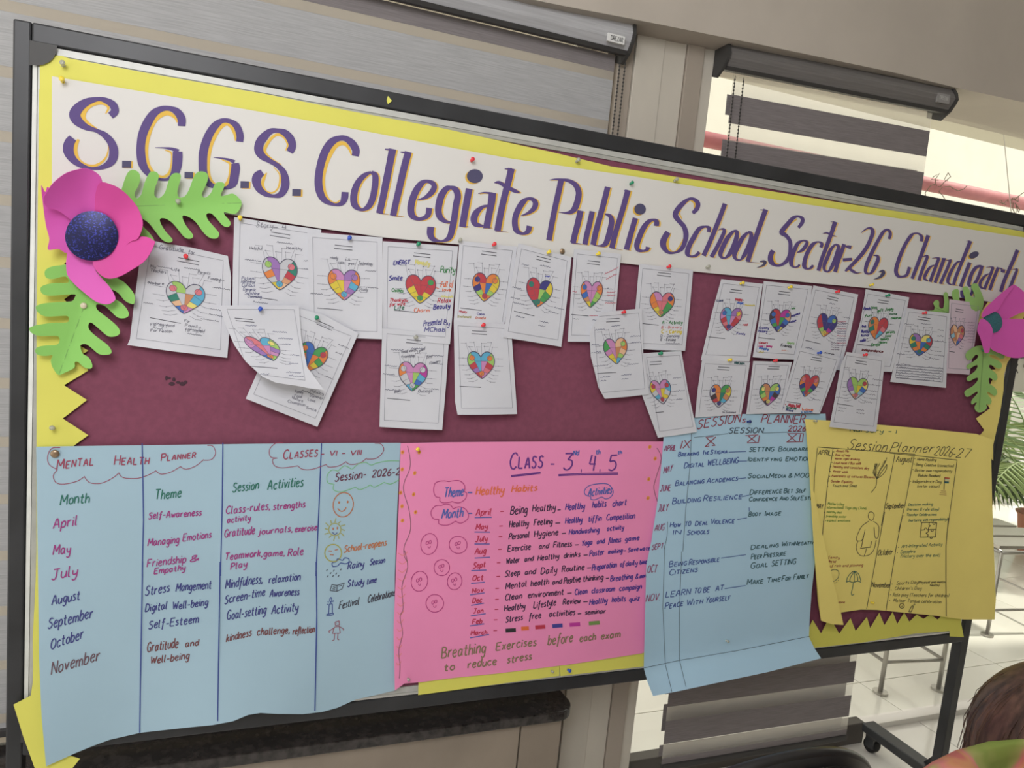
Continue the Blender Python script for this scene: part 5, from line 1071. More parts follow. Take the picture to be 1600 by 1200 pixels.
def heart_sheet(label, outline, q, hc, hw, hh, cols, base, curlf=None, notes=(), dotcol=None, papermat=None, skew=0, words=6, inkc=None, seed=1, pink=False, foot=True):
    rnd = random.Random(seed)
    TL, TR, BR, BL = q
    eu = ((TR[0]-TL[0]+BR[0]-BL[0])/2, (TR[1]-TL[1]+BR[1]-BL[1])/2); lu = math.hypot(*eu); U = (eu[0]/lu*hw, eu[1]/lu*hw)
    ev = ((BL[0]-TL[0]+BR[0]-TR[0])/2, (BL[1]-TL[1]+BR[1]-TR[1])/2); lv = math.hypot(*ev); V = (ev[0]/lv*hh+skew*U[0], ev[1]/lv*hh+skew*U[1])
    yb_ = max(p[1] for p in q); yt_ = min(p[1] for p in q)
    ph = seed*1.7
    def d(x, y):
        t = (y-yt_)/(yb_-yt_)
        v = base+.0010*math.sin((x-hc[0])/26+ph)+.0045*sm((t-.55)/.5)*(1+.6*math.sin((x-hc[0])/30+ph))
        return v+(curlf(x, y) if curlf else 0)
    rt = thing('heart_sheet', label, 'paper', W(hc[0], yb_, base), 'heart worksheets pinned on the board')
    papermesh('paper', outline, d, papermat or COPY, rt, 9, .0002)
    H = lambda x, y: (hc[0]+U[0]*x+V[0]*y, hc[1]+U[1]*x+V[1]*y)
    def bil(u, v):
        return tuple(TL[i]*(1-u)*(1-v)+TR[i]*u*(1-v)+BR[i]*u*v+BL[i]*(1-u)*v for i in (0, 1))
    clipin = lambda pts: [p for p in pts if inside(p[0], p[1], outline)]
    p = Pen(d, .0006)
    ring = HL+HR[::-1][1:-1]
    cells = half(1)+half(-1)
    for c, k in zip(cells, cols[:12]):
        if len(c) >= 3: p.fill([H(*a) for a in c], K(*PAL[k], CYC))
    p.lay = .00025
    for (cx, cy, rr), k in zip(((-.66,-.52,.2),(.66,-.52,.2),(0,.62,.19)), cols[12:15]):
        if k != '-':
            pts = [H(cx+rr*math.cos(a*math.pi/7), cy+rr*math.sin(a*math.pi/7)) for a in range(14)]
            p.fill(pts, K(*PAL[k], CYC)); p.lay = .0005; p.ribbon(pts, .5, GRY, True); p.lay = .00025
    p.lay = .0005
    for c in cells:
        if len(c) >= 3: p.ribbon([H(*a) for a in c], .45, GRY, True)
    p.ribbon([H(*a) for a in smooth_pts(ring, 2, True)], 1.15, K(76,72,98,1.15), True)
    p.build('heart_drawing', rt, False)
    p = Pen(d, .0006)
    if not pink or True:
        for a, b in (((.07,.05),(.93,.05)),((.93,.05),(.93,.93)),((.93,.93),(.07,.93)),((.07,.93),(.07,.05))):
            pts = clipin([bil(a[0]+(b[0]-a[0])*k/16, a[1]+(b[1]-a[1])*k/16) for k in range(17)])
            if len(pts) > 1: p.ribbon(pts, .55, PENC)
    for yy, xx, L in ((-2.55,-.55,1.1),(-2.33,-.6,1.15)):
        a, b = H(xx, yy), H(xx+L, yy+.04)
        if inside(a[0], a[1], outline) and inside(b[0], b[1], outline): p.ribbon([a, b], 1.0, K(84,84,96,1.1))
    if foot:
        a, b = H(-1.7, 1.62), H(-.1, 1.66); p.ribbon(clipin([a, ((a[0]+b[0])/2, (a[1]+b[1])/2), b]) or [a, b], .95, K(84,84,96,1.1))
    tops = ((-.85,-.75,-1.05,-1.6,-.4),(-.6,-.95,-.85,-1.35,.35),(-.35,-.98,-.45,-1.7,-.35),(-.18,-.85,-.25,-1.35,.35),(.08,-.6,.1,-1.62,.4),(.35,-.98,.3,-1.4,.35),(.6,-.97,.85,-1.7,-.35),(.8,-.85,.9,-1.35,.4))
    dc = K(*dotcol, 1.1) if dotcol else PENC
    for x0, y0, x1, y1, e in tops:
        p.ribbon([H(x0, y0), H(x1, y1), H(x1+e, y1)], .45, PENC)
        c = H(x1, y1); p.fill([(c[0]+.9*math.cos(a*1.05), c[1]+.9*math.sin(a*1.05)) for a in range(6)], dc)
    for y in (-.5, .05, .4, .75, 1.02, 1.25):
        k = .25 if y < .3 else 0
        xi = -1.08 if y < .1 else -1.0+.5*(y-.1); p.ribbon([H(xi+.1-k*.2, y-(.15 if y > .3 else 0)), H(xi-.25, y), H(xi-.6, y)], .5, PENC)
        xo = 1.08 if y < .1 else 1.0-.5*(y-.1); p.ribbon([H(xo-.1, y-(.15 if y > .3 else 0)), H(xo+.2, y), H(xo+.55, y)], .5, PENC)
        for X in (xi-.25, xo+.2):
            c = H(X, y); p.fill([(c[0]+.8*math.cos(a*1.05), c[1]+.8*math.sin(a*1.05)) for a in range(6)], dc)
    p.build('printed_lines', rt, False, 'stuff')
    p = Pen(d, .0006)
    un = (U[0]/hw, U[1]/hw); ic = K(*(inkc or (92,94,120)), 1.1)
    slots = [(-2.0,-.62),(-2.1,-.02),(-2.2,.36),(-2.1,.72),(-1.9,1.05),(1.3,-1.55),(1.35,-1.0),(1.35,-.5),(1.4,.08),(1.35,.42),(1.3,.78),(-1.6,-1.75),(-.2,-1.95),(.9,1.15),(-1.5,1.95),(-1.5,2.25),(.3,1.95),(.3,2.25)]
    rnd.shuffle(slots); random.seed(seed)
    for (x, y) in slots[:words]:
        a = H(x, y)
        if inside(a[0], a[1], outline) and inside(a[0]+hw*.9*un[0], a[1]+hw*.9*un[1], outline):
            scribble(p, a[0], a[1], un[0], un[1], hw*rnd.uniform(.5, .95), 3.6, ic)
    for n_ in notes:
        x1, y1, x2, y2, h, s, c = n_[:7]; w_ = n_[7] if len(n_) > 7 else 1.0
        if s is None: scribble(p, x1, y1, (x2-x1)/math.hypot(x2-x1, y2-y1), (y2-y1)/math.hypot(x2-x1, y2-y1), math.hypot(x2-x1, y2-y1), h, K(*c, 1.1), w_)
        else: text(p, (0,0,1), x1, y1, x2, y2, h, s, K(*c, 1.1), w_)
    if p.it: p.build('handwriting', rt, False, 'stuff')
    return d
X1=(190,330,.2);X2=(340,330,1/6);X3=(340,460,.175);X4=(590,370,.14166);X5=(590,500,.15);X6=(780,380,.14164);X7=(910,400,.2415);X8=(1090,430,.1125);X9=(1080,540,.1125);X10=(1230,440,1/7.5);X11=(1210,530,1/7.5);X12=(1380,440,.1833)
def nt(cr, L):
    return [(cr[0]+a[0]*cr[2], cr[1]+a[1]*cr[2], cr[0]+a[2]*cr[2], cr[1]+a[3]*cr[2], a[4]*cr[2])+tuple(a[5:]) for a in L]
BLp=(52,44,140); GRp=(40,130,60); REp=(190,50,70); ORp=(226,110,60); YLp=(222,214,120)
INKB=(84,88,130)
dS = {}
dS[1] = heart_sheet('leftmost heart sheet, headed Gratitude for, under the magenta flower', [(228,374),(262,381),(300,387),(356,400),(361,432),(360,500),(355,559),(270,549),(199,539),(203,530),(210,470),(218,410)], [(228,374),(358,401),(355,559),(200,539)], (289,466), 30.5, 24, 'lwwGebwtccYp'+'kkk', .0085, words=13, seed=1, inkc=(96,96,112),
  notes=nt(X1, [(295,298,480,318,34,'Gratitude',(100,100,116),.8),(520,330,570,340,28,'for',(100,100,116),.8),(225,440,265,448,22,'My',(110,110,124),.7),(225,470,345,488,22,'Teachers',(110,110,124),.7),(390,460,450,470,22,'Life',(110,110,124),.7),(595,485,690,495,22,'Parents',(110,110,124),.7),(675,530,770,550,22,'Family',(110,110,124),.7),(210,568,330,576,20,'Nature',(110,110,124),.7),(225,895,410,905,22,'For my food',(110,110,124),.7),(225,940,395,950,20,'For health',(110,110,124),.7),(490,865,535,870,20,'For',(110,110,124),.7),(495,900,615,915,22,'Family',(110,110,124),.7),(495,935,650,950,22,'for myself',(110,110,124),.7)]))
dS[2] = heart_sheet('heart sheet headed Story-4 with a yellow pin at its corner', [(366,339),(430,349),(502,359),(500,420),(498,490),(363,482),(364,410)], [(366,339),(500,359),(498,512),(362,498)], (437,428), 27.5, 25, 'PPwowy'+'wwGrse'+'lkc', .0068, words=8, seed=2, inkc=(90,92,112), foot=True,
  notes=nt(X2, [(360,150,515,160,50,'Story',(120,120,132),.8),(520,165,560,168,40,'-',(120,120,132),.8),(600,172,640,176,44,'4',(120,120,132),.8),(300,355,415,362,24,'Helpful',(110,110,124),.7),(645,352,790,365,26,'Healthy',(110,110,124),.7),(225,640,355,645,30,'Patient',INKB,.7),(220,675,350,680,30,'helpful',INKB,.7),(225,705,350,710,30,'Curious',INKB,.7),(240,742,355,750,28,'Energetic',INKB,.7),(255,780,390,785,28,'Sunshine',INKB,.7),(280,812,410,815,28,'Calming',INKB,.7)]))
dS[3] = heart_sheet('heart sheet with a blue pin, third from the left in the top row', [(480,362),(540,367),(597.5,371),(598,450),(597,530),(540,528),(484,524),(482,440)], [(480,362),(597.5,371),(597,530),(484,524)], (537.5,445), 25, 24, 'pyoyyo'+'PpocPp'+'oPc', .0082, words=3, seed=3, inkc=(96,96,112),
  notes=nt(X2, [(1055,445,1125,452,28,'ready',(110,110,124),.7),(1130,490,1185,494,24,'calm',(110,110,124),.7),(1200,460,1240,464,28,'is',(110,110,124),.7),(1225,500,1290,504,24,'great',(110,110,124),.7),(1320,500,1450,508,28,'Technology',(110,110,124),.7),(1325,740,1405,748,28,'Study',(110,110,124),.7)]))
dS[4] = heart_sheet('heart sheet with a mostly red heart and bright marker words such as ENERGY', [(598,377),(660,381),(716,385),(710,455),(703,538),(650,534),(597,530)], [(598,377),(716,385),(702,538),(597,530)], (657,452), 23.5, 22, 'rrryyy'+'rrrryy'+'-gg', .0100, words=0, seed=4, dotcol=(60,64,100),
  notes=nt(X4, [(175,310,350,300,46,'ENERGY',BLp,1.3),(415,300,570,320,50,'Honesty',YLp,1.6),(690,395,850,400,70,'Purity',GRp,1.3),(125,480,270,475,50,'Smile',BLp,1.5),(695,555,830,545,58,'Full of',ORp,1.2),(715,600,805,600,34,'love',ORp,1.1),(155,605,280,612,36,'Clothes',GRp,1.1),(130,715,330,715,38,'Thankyou',REp,1.2),(130,765,300,752,34,'for wife',REp,1.2),(185,805,290,800,44,'Life',(30,110,80),1.3),(660,730,805,722,52,'Relax',REp,1.2),(615,800,795,785,52,'Beauty',BLp,1.5),(400,830,570,830,42,'Charm',ORp,1.1),(700,665,830,668,40,None,YLp,1.8),(505,985,700,965,62,'Presented',BLp,1.1),(730,965,790,985,56,'By',BLp,1.1),(515,1048,740,1045,50,'MChab',BLp,1.1),(640,568,675,580,20,'-',ORp,1)]))
dS[5] = heart_sheet('heart sheet with a multicoloured heart and a row of coloured dots, red pin', [(718,376),(765,381),(808,385.6),(800,445),(788,508),(750,505),(709,502),(713,440)], [(718,376),(808,385.6),(788,520),(708,514)], (758.6,449), 21, 22, 'rooBly'+'obyylo'+'Bor', .0094, words=0, seed=5,
  notes=nt(X4, [(900,832,980,838,24,'Happy',REp,.8),(1095,862,1175,866,24,'Calm',BLp,.8),(885,890,1030,895,24,'Excitement',(170,160,70),.8),(1080,905,1190,908,24,'Grateful',(206,110,80),.8)]))
dS[6] = heart_sheet('heart sheet whose heart is solid red on its left half, yellow pin', [(810,380),(850,391),(893,402),(886,470),(877,542),(830,534),(786,527),(797,450)], [(810,380),(893,402),(877,542),(786,527)], (842,458), 20.5, 22, 'rrrrrG'+'Blyggo'+'G-G', .0124, words=14, seed=6, inkc=(84,88,116), notes=nt(X6, [(505,365,560,368,26,None,(50,60,180),1.6)]))
dS[7] = heart_sheet('heart sheet with a pink centred heart and red side notes, yellow pin', [(897,389),(935,393),(970.5,397),(966,440),(962,490),(958,535),(920,534),(887,533.7),(892,460)], [(897,389),(970.5,397),(958,535),(887,533.7)], (924,460), 17, 20.5, 'ppobty'+'ppollg'+'bo-', .0108, words=5, seed=7,
  notes=nt(X6, [(1165,345,1315,268,26,None,(200,90,110),.9),(1180,400,1300,340,26,None,(200,90,110),.9),(1185,545,1280,540,26,None,(200,90,110),.9),(1185,580,1285,578,26,None,(200,90,110),.9),(1170,660,1285,662,26,None,(200,90,110),.9),(810,530,855,540,26,None,(200,90,110),.9),(995,800,1085,800,20,None,(200,90,110),.9)]))
dS[8] = heart_sheet('heart sheet with an orange, pink and green heart, right of the bare maroon gap', [(999,412),(1040,417),(1083,422),(1078,480),(1070.6,548),(1030,547),(988,545),(993,480)], [(999,412),(1083,422),(1070.6,548),(988,545)], (1034,476), 19, 19.5, 'pkooyy'+'kkogg g'.replace(' ','')+'-Bt', .0078, words=0, seed=8,
  notes=nt(X7, [(515,440,645,440,22,'A - Activity',GRp,1),(510,470,640,468,16,'B - Bravery',(216,150,150),.9),(510,498,640,500,22,'C - Caring',(222,200,70),1.4),(505,525,625,525,18,'D - Dancing',(110,110,130),.8),(505,548,600,550,18,'E - Eating',(90,90,104),.9),(540,565,630,568,14,None,(130,130,146),.7)]))
dS[13] = heart_sheet('heart sheet with a folded top left corner, pinned red over a gap', [(939,488),(970,485),(1003,482),(1004,515),(1005,550),(1010,585),(1014,616),(980,620),(945,623),(935,605),(929,580),(923,557),(921,518),(928,506)], [(921,489),(1003,482),(1014,616),(932,624)], (962,548.5), 18.5, 20, 'ppgpyy'+'etoelc'+'-l-', .0165, words=13, seed=13, inkc=(92,96,130))
dS[14] = heart_sheet('lowest heart sheet left of the blue planner, hanging from a green pin', [(1005,552),(1035,550),(1064.6,548.5),(1075,610),(1089,675),(1058,680),(1028,684),(1003,617)], [(1005,552),(1064.6,548.5),(1089,675),(1028,684)], (1033,612.5), 16, 19, 'ppywcw'+'pycwyw'+'rrr', .0140, words=5, seed=14, inkc=(110,112,140))
dS[12] = heart_sheet('heart sheet with a red and turquoise heart, lower row, red pin', [(709,501),(755,504),(798,507),(802,560),(808,647),(760,648),(715,648),(711,628),(710,560)], [(709,501),(798,507),(808,647),(715,648)], (752,570.5), 21, 21, 'cclrPr'+'cplrkp'+'ooo', .0148, words=0, seed=12)
dS[11] = heart_sheet('heart sheet with a half-coloured heart, lower row below the ENERGY sheet', [(597.5,513),(650,518),(702,522.5),(697,600),(691,672),(640,670),(593,667),(595,590)], [(597.5,513),(702,522.5),(691,672),(593,667)], (645,588.5), 22.5, 22.5, 'ppowwc'+'plmcbg'+'www', .0150, words=8, seed=11,
  notes=nt(X5, [(245,345,400,325,34,'Good words',(110,110,124),.8),(410,350,490,310,34,'Loved',(110,110,124),.8),(250,395,385,385,30,'Friendship',(110,110,124),.7),(510,395,565,388,28,'Kind',(110,110,124),.8),(540,465,650,440,28,'Flowers',(110,110,124),.8),(175,760,240,752,36,'books',(110,110,124),.8),(420,755,565,750,30,'Outings',(110,110,124),.8)]))
dS[10] = heart_sheet('tilted heart sheet with a bright rainbow heart, tucked behind the curled one', [(448,477),(505,492),(560,521),(530,590),(496,667),(440,645),(384,623),(415,552)], [(448,477),(560,521),(496,667),(384,623)], (486,560), 23, 23, 'bbgobm'+'googyo'+'or-', .0145, words=4, seed=10, inkc=(96,96,112),
  notes=nt(X3, [(690,880,760,885,26,'Family',(120,120,136),.7),(830,870,945,900,26,'Holiday',(120,120,136),.7),(685,915,750,925,24,'Food',(120,120,136),.7),(820,910,940,940,26,'Summer',(120,120,136),.7),(665,930,760,965,24,'Nature',(120,120,136),.7),(805,945,870,965,24,'Love',(120,120,136),.7),(625,965,780,1000,26,'Champion',(120,120,136),.7),(790,1020,880,1048,24,'Smile',(120,120,136),.7)]))
dS[9] = heart_sheet('heart sheet curling forward at the bottom with a lilac heart, blue pin', [(343.5,477.5),(400,477),(467,477.5),(471,530),(480,574),(494,593),(506,609),(485,607),(462.5,602.6),(431,598),(410,588.6),(384,565),(366,539),(350.5,504)], [(343.5,477.5),(467,477.5),(485,604),(385,590)], (414,545), 25, 18.5, 'kkpPPb'+'cplPpl'+'pYo', .0175, curlf=lambda x, y: .038*sm((y-500)/110)**1.3, words=14, seed=9, inkc=(92,96,134), skew=.35, foot=True)
dS[15] = heart_sheet('heart sheet with a red and light blue heart, first in the right-hand cluster', [(1127,436),(1160,440),(1192,443.5),(1183,500),(1171,565),(1130,564),(1095,563),(1101,537),(1112,490)], [(1127,436),(1192,443.5),(1171,565),(1095,563)], (1141,499), 16.5, 18.5, 'ccprkr'+'PpkrrP'+'byB', .0084, words=0, seed=15,
  notes=nt(X8, [(265,365,350,368,30,'Luck',(40,60,110),1),(525,350,615,352,34,'Happy',REp,1.2),(550,395,635,398,26,'Anger',(60,100,190),1.2),(655,415,795,425,26,None,(222,204,90),1.6),(630,700,690,700,30,'red',REp,1),(540,820,655,828,26,'Family',BLp,.9)]))
dS[16] = heart_sheet('heart sheet with a magenta and dark blue heart under a yellow pin', [(1193.5,439),(1230,443),(1269,447),(1262,500),(1251,545),(1244,562),(1210,561),(1176,558),(1186,500)], [(1193.5,439),(1269,447),(1244,562),(1176,558)], (1218,501), 16.5, 18, 'rrdbgB'+'mgsbBY'+'bbb', .0086, words=0, seed=16,
  notes=nt(X8, [(1300,580,1420,540,30,'happiness',BLp,1),(1265,670,1365,640,30,'Tuition',BLp,1),(850,745,985,748,34,'Grammy',BLp,1),(845,790,965,795,34,'History',BLp,1),(1305,470,1355,470,24,'ok',GRp,1.1),(850,950,970,952,28,'Colours',REp,1),(850,995,1030,998,28,'Love - family',(190,50,130),1),(855,1025,980,1040,34,'Happy',(50,110,190),1.2),(850,1070,920,1072,24,None,(214,200,90),1.5),(1155,990,1300,1010,40,'Friends',(60,60,70),1),(1240,950,1340,960,30,'Sports',(140,190,110),1),(1165,1045,1265,1055,26,None,(222,160,140),.9)]))
dS[21] = heart_sheet('heart sheet with an orange-topped heart, above the word Session', [(1097,562.5),(1135,564),(1172,566),(1166,605),(1158,647.5),(1086,652.5),(1090,610)], [(1097,562.5),(1172,566),(1156,672),(1084,672)], (1125,619), 16.5, 18, 'oowdrw'+'gGytcw'+'BtB', .0138, words=0, seed=21, foot=False,
  notes=nt(X9, [(600,252,735,262,36,'Nelson',(30,90,90),1.2),(430,935,620,938,22,'for Excitement',(110,110,124),.7)]))
dS[22] = heart_sheet('heart sheet with a yellow-cornered heart with magenta, lower row, red pin', [(1177,564),(1210,565),(1237.5,566),(1230,600),(1218,646),(1166,647),(1171,610)], [(1177,564),(1237.5,566),(1217,665),(1163,668)], (1202,616.5), 16, 17.5, 'ttglod'+'lbbdmp'+'YYY', .0140, words=3, seed=22, foot=False)
dS[17] = heart_sheet('heart sheet with a dark blue and maroon heart and a long side list', [(1271,446),(1305,453),(1341,460),(1330,515),(1312.7,578.7),(1275,572),(1240,566),(1255,510)], [(1271,446),(1341,460),(1312.7,578.7),(1242,564)], (1291,508.7), 15.5, 18, 'BBrrlY'+'bBBBmo'+'-ly', .0088, words=4, seed=17,
  notes=nt(X10, [(580,470+28*k,690,472+28*k,20,None,((110,100,140) if k % 3 else (190,80,110)),.8) for k in range(11)]+[(510,720+26*k,610,724+26*k,20,None,(110,90,120),.8) for k in range(4)]+[(435,835,550,852,20,None,(60,50,70),1)]))
dS[23] = heart_sheet('heart sheet with a red heart edged blue and green, blue pin, above the planner corner', [(1247,542),(1280,551),(1314,558.7),(1298,602),(1281,646),(1215,646),(1230,600)], [(1247,542),(1314,558.7),(1281,655),(1213,655)], (1262.7,602.7), 14.5, 18, 'rroBgb'+'rroBgo'+'kkr', .0155, words=2, seed=23, foot=True,
  notes=nt(X11, [(120,760,135,765,30,'.',REp,2),(165,785,300,800,34,'Happy Self',REp,1.6),(100,800,115,802,30,'.',BLp,2.4),(135,808,255,825,28,'Surprise',(30,110,90),1.2),(135,840,215,850,24,'Proud',(40,60,120),1.2),(325,830,450,840,28,'Love',ORp,1.2),(310,860,440,862,26,'calm',(50,120,180),1.2)]))
dS[18] = heart_sheet('heart sheet with green and blue words around an orange-left heart, green pin', [(1352.7,452),(1388,458),(1420.7,464.7),(1410,520),(1394,581),(1360,580),(1325,578),(1333,545),(1345,500)], [(1352.7,452),(1420.7,464.7),(1394,581),(1325,578)], (1371,513), 15, 17.5, 'ootGoo'+'rrrkcc'+'G--', .0088, words=0, seed=18, dotcol=(40,60,60),
  notes=nt(X10, [(895,330,970,332,34,'Reads',BLp,1.2),(985,318,1050,318,32,'love',GRp,1.1),(1055,360,1120,345,32,'gift',GRp,1.1),(1150,340,1240,338,32,'family',GRp,1.1),(1200,390,1285,390,24,'home',(40,110,70),.9),(905,420,985,405,30,'fun',GRp,1.1),(1215,440,1330,438,28,'children',GRp,1.1),(875,535,920,535,28,'be',BLp,1.2),(860,600,960,600,34,'Thankful',BLp,1.2),(865,645,950,640,30,'kind',BLp,1.2),(855,705,915,700,36,'calm',BLp,1.2),(1160,605,1260,602,28,'parents',GRp,1),(1145,650,1215,645,26,'food',GRp,1),(1095,685,1185,680,26,'beauty',GRp,1),(1080,725,1165,722,26,'Nature',GRp,1),(980,755,1085,752,34,'Careful',GRp,1.1),(875,812,1120,832,28,'Independence',(110,40,50),1.2)]))
dS[24] = heart_sheet('pale heart sheet with a pastel heart overlapping the yellow planner, red pin', [(1323,550),(1355,554),(1383,559),(1377,615),(1369,674.7),(1330,671),(1296,667),(1305,620),(1314,570)], [(1320,549),(1383,559),(1369,674.7),(1296,667)], (1339,607), 16, 17, 'llPPws'+'lyYbCw'+'-rk', .0240, words=16, seed=24, inkc=(140,138,150))
dS[19] = heart_sheet('heart sheet with a paragraph written under its heart, fifth in the right-hand cluster', [(1416.7,481),(1450,486),(1484.5,489.5),(1481,550),(1478,606),(1430,601),(1391,596.7),(1404,540)], [(1416.7,481),(1484.5,489.5),(1478,606),(1391,596.7)], (1438,539), 18, 17, 'PoyGob'+'YbrGob'+'GcG', .0124, words=14, seed=19, inkc=(110,110,130), foot=False,
  notes=nt(X12, [(110,712+22*k,510-k*4,745+22*k,24,None,(104,104,124),.8) for k in range(6)]))
dS[20] = heart_sheet('narrow heart sheet with painted-in pink bounce light, beside the right paper flower', [(1483.6,467.5),(1508,471),(1533,474),(1525,525),(1514.7,585.7),(1497,584),(1479,583)], [(1483.6,467.5),(1533,474),(1514.7,585.7),(1479,583)], (1495.5,524), 11, 16, 'ettCte'+'tetkPb'+'-r-', .0104, words=0, seed=20, papermat=COPY_PINKLIT, inkc=(150,130,150),
  notes=nt(X12, [(720,350+24*k,778,352+24*k,16,None,(150,130,150),.7) for k in range(8)]))

# ================================================================ PUSH PINS
PINM = {c: mat(c+'_pin_plastic', K(*v, 1.3), .25, spec=.5) for c, v in dict(red=(214,56,64), yellow=(228,196,64), blue=(46,80,176), green=(34,128,92), navy=(36,52,110), pale=(196,186,160)).items()}
PINM['clear'] = mat('clear_pin_plastic', (.72,.72,.62), .15, spec=.6, trans=.55)
PINM['brass'] = mat('brass_tack', K(150,128,104,1.1), .3, metal=.6)
STEEL = mat('pin_steel', (.5,.5,.5), .3, metal=.9)
def pin(x, y, d, col, label, size=1.0, kind='pin', tilt=(0, -.25)):
    c = W(x, y, d); s = size*.0042
    ax = Vector((tilt[0], -1, tilt[1]*-1)).normalized()
    rt = thing('push_pin' if kind == 'pin' else 'thumbtack', label, 'pin', c, 'push pins')
    if kind == 'pin':
        n = 14; m = MB()
        prof = [(.0, .55), (.9*.62, .55), (.62, .95), (.40, 1.3), (.40, 2.3), (.78, 2.7), (.80, 3.1), (.70, 3.3), (0, 3.35)]
        up = ax.orthogonal().normalized(); sd = ax.cross(up); vs = []; fs = []
        for r_, t in prof:
            for k in range(n): vs.append(c+ax*(t*s*1.0)+(up*math.cos(2*math.pi*k/n)+sd*math.sin(2*math.pi*k/n))*r_*s*1.25)
        for i in range(len(prof)-1):
            for k in range(n): fs.append((i*n+k, i*n+(k+1) % n, (i+1)*n+(k+1) % n, (i+1)*n+k))
        m.add(vs, fs); m.build('head', PINM[col], rt, True)
        MB().tube([c-ax*.006, c+ax*s*.6], .0006, 6).build('needle', STEEL, rt)
    else:
        m = MB(); m.ball(c+ax*.002, .0052*size, 16, 8, (1, .45, 1)); m.build('head', PINM[col], rt, True)
        MB().tube([c-ax*.006, c+ax*.001], .0007, 6).build('needle', STEEL, rt)
for a in (
 (291,403,1,'red','red pin on the Gratitude sheet'),(375,343,2,'yellow','yellow pin at the corner of the Story-4 sheet'),(545,374,3,'blue','blue pin in the top row of heart sheets, third sheet from left'),
 (652,383.5,4,'green','green pin on the sheet marked ENERGY'),(770,383.5,5,'red','red pin on the sheet right of the ENERGY sheet'),(753,509,12,'red','red pin on the lower sheet with the turquoise heart'),
 (648,528,11,'clear','clear yellowish pin on the half-coloured heart sheet'),(855,395.6,6,'yellow','yellow pin on the sheet with the half red heart'),(932,398,7,'yellow','yellow pin on the sheet with red side notes'),
 (1042,418,8,'red','red pin on the sheet right of the bare maroon gap'),(971.6,489,13,'red','red pin on the sheet with the folded corner'),(1029,553,14,'green','green pin on the lowest sheet beside the blue planner'),
 (406.5,484.5,9,'blue','blue pin on the forward-curling sheet'),(494,498,10,'green','green pin on the tilted sheet'),(1156,443.5,15,'yellow','yellow pin on the first sheet of the right-hand cluster'),
 (1231,449.7,16,'yellow','yellow pin on the second sheet of the right-hand cluster'),(1137,563,21,'yellow','yellow pin on the lower sheet above the word Session'),(1208,564,22,'red','red pin on the lower sheet with the yellow-cornered heart'),
 (1305,456.7,17,'red','red pin on the sheet with the dark blue and maroon heart'),(1276.7,552,23,'blue','blue pin on the lower sheet with the red, blue-edged heart'),(1383,462.7,18,'green','green pin on the sheet of green and blue words'),
 (1348,555,24,'red','red pin on the pale sheet overlapping the yellow planner'),(1440.5,490,19,'red','red pin on the sheet with a written paragraph'),
 ): pin(a[0], a[1], dS[a[2]](a[0], a[1]), a[3], a[4], .95)
for x, y, d, col, lab, sz in (
 (99,129,bd(99,129)+.001,'yellow','yellow pin at the top left corner of the banner',1),(100,104,.004,'clear','clear pin on the yellow strip above the banner corner',1),
 (736,252,bd(736,252)+.001,'red','red pin above the dot of the letter i on the banner',.95),(984,288,bd(984,288)+.001,'green','green pin on the banner above the word Public',.9),
 (900,253,.004,'clear','clear pin on the yellow strip above the letter P',1),(1053,283,.004,'clear','clear pin on the yellow strip above the word School',1),
 (1358,446,bd(1358,446)+.001,'yellow','yellow pin at the lower edge of the banner under the comma',.9),(1103,418,bd(1103,418)+.001,'clear','clear pin at the lower edge of the banner under School',.9),
 (717,377,bd(717,377)+.001,'clear','clear pin at the lower edge of the banner below the letter g',.9),
 (279,318,dA(279,318)+.001,'clear','clear pin on the leaf right of the left flower',1),(84,669,.004,'clear','clear pin on the left yellow border just above the blue poster',1),
 (651,702,d2(651,702)+.001,'yellow','yellow pin at the top left of the pink poster',.9),(637,1060,d2(637,1060)+.001,'clear','clear pin at the bottom left of the pink poster',.8),
 (887,1046,.0075,'blue','blue pin on the yellow strip under the pink poster',.95),(861,1048,.0068,'clear','clear pin left of the blue pin under the pink poster',.8),
 (1167,659,d3(1167,659)+.001,'navy',"dark blue pin in the Session's Planner heading",.95),(1134,1001,d3(1134,1001)+.001,'clear','clear pin low on the right blue poster',.8),
 (1271,658,d4(1271,658)+.001,'clear','clear pin at the top left corner of the yellow planner',.8),(1360,941,d4(1360,941)+.001,'yellow','yellow pin at the bottom of the yellow planner',.8),
 (1534,548,dD(1534,548)+.001,'green','dark green pin at the top of the leaf below the right flower',.8)): pin(x, y, d, col, lab, sz)
pin(131, 478, dB(131,478)+.001, 'pale', 'pale round tack on the leaf below the left flower', 1.0, 'tack')
pin(86, 709, d1(86,709)+.001, 'brass', 'brown metal thumbtack at the top left of the blue Mental Health poster', 1.35, 'tack')
pin(878, 393, bd(878,393)+.001, 'brass', 'dull metal thumbtack on the banner below the word Public', 1.1, 'tack')

# ================================================================ CHAIR AND PERSON IN FRONT
BK = mat('black_chair_plastic', (.022,.021,.022), .35, spec=.5)
c0 = onY(1240, 1182, .75); c0.y = .80
rt = thing('chair', 'black round-backed chair whose top edge shows at the bottom of the picture', 'chair', (c0.x, .80, 0))
def shell(rx, rz, th, name, m, zc, y0, inset=0):
    N = 24; v = []; f = []
    for j in range(7):
        t = j/6
        for i in range(N+1):
            a = math.pi*i/N; x = -math.cos(a)*(rx-inset)*(1-.12*t*0); z = math.sin(a)*(rz-inset)
            v.append((c0.x+x*(1-t)+x*t*.0 if False else c0.x+x*(1-t*.999), y0-.05*(1-(x*(1-t)/rx)**2)+0, zc+z*(1-t*.999)))
    n = N+1
    for j in range(6):
        for i in range(N): f.append((j*n+i, j*n+i+1, (j+1)*n+i+1, (j+1)*n+i))
    o = obj(name, v, f, m, rt, True); s = o.modifiers.new('t', 'SOLIDIFY'); s.thickness = th; s.offset = 0
    return o
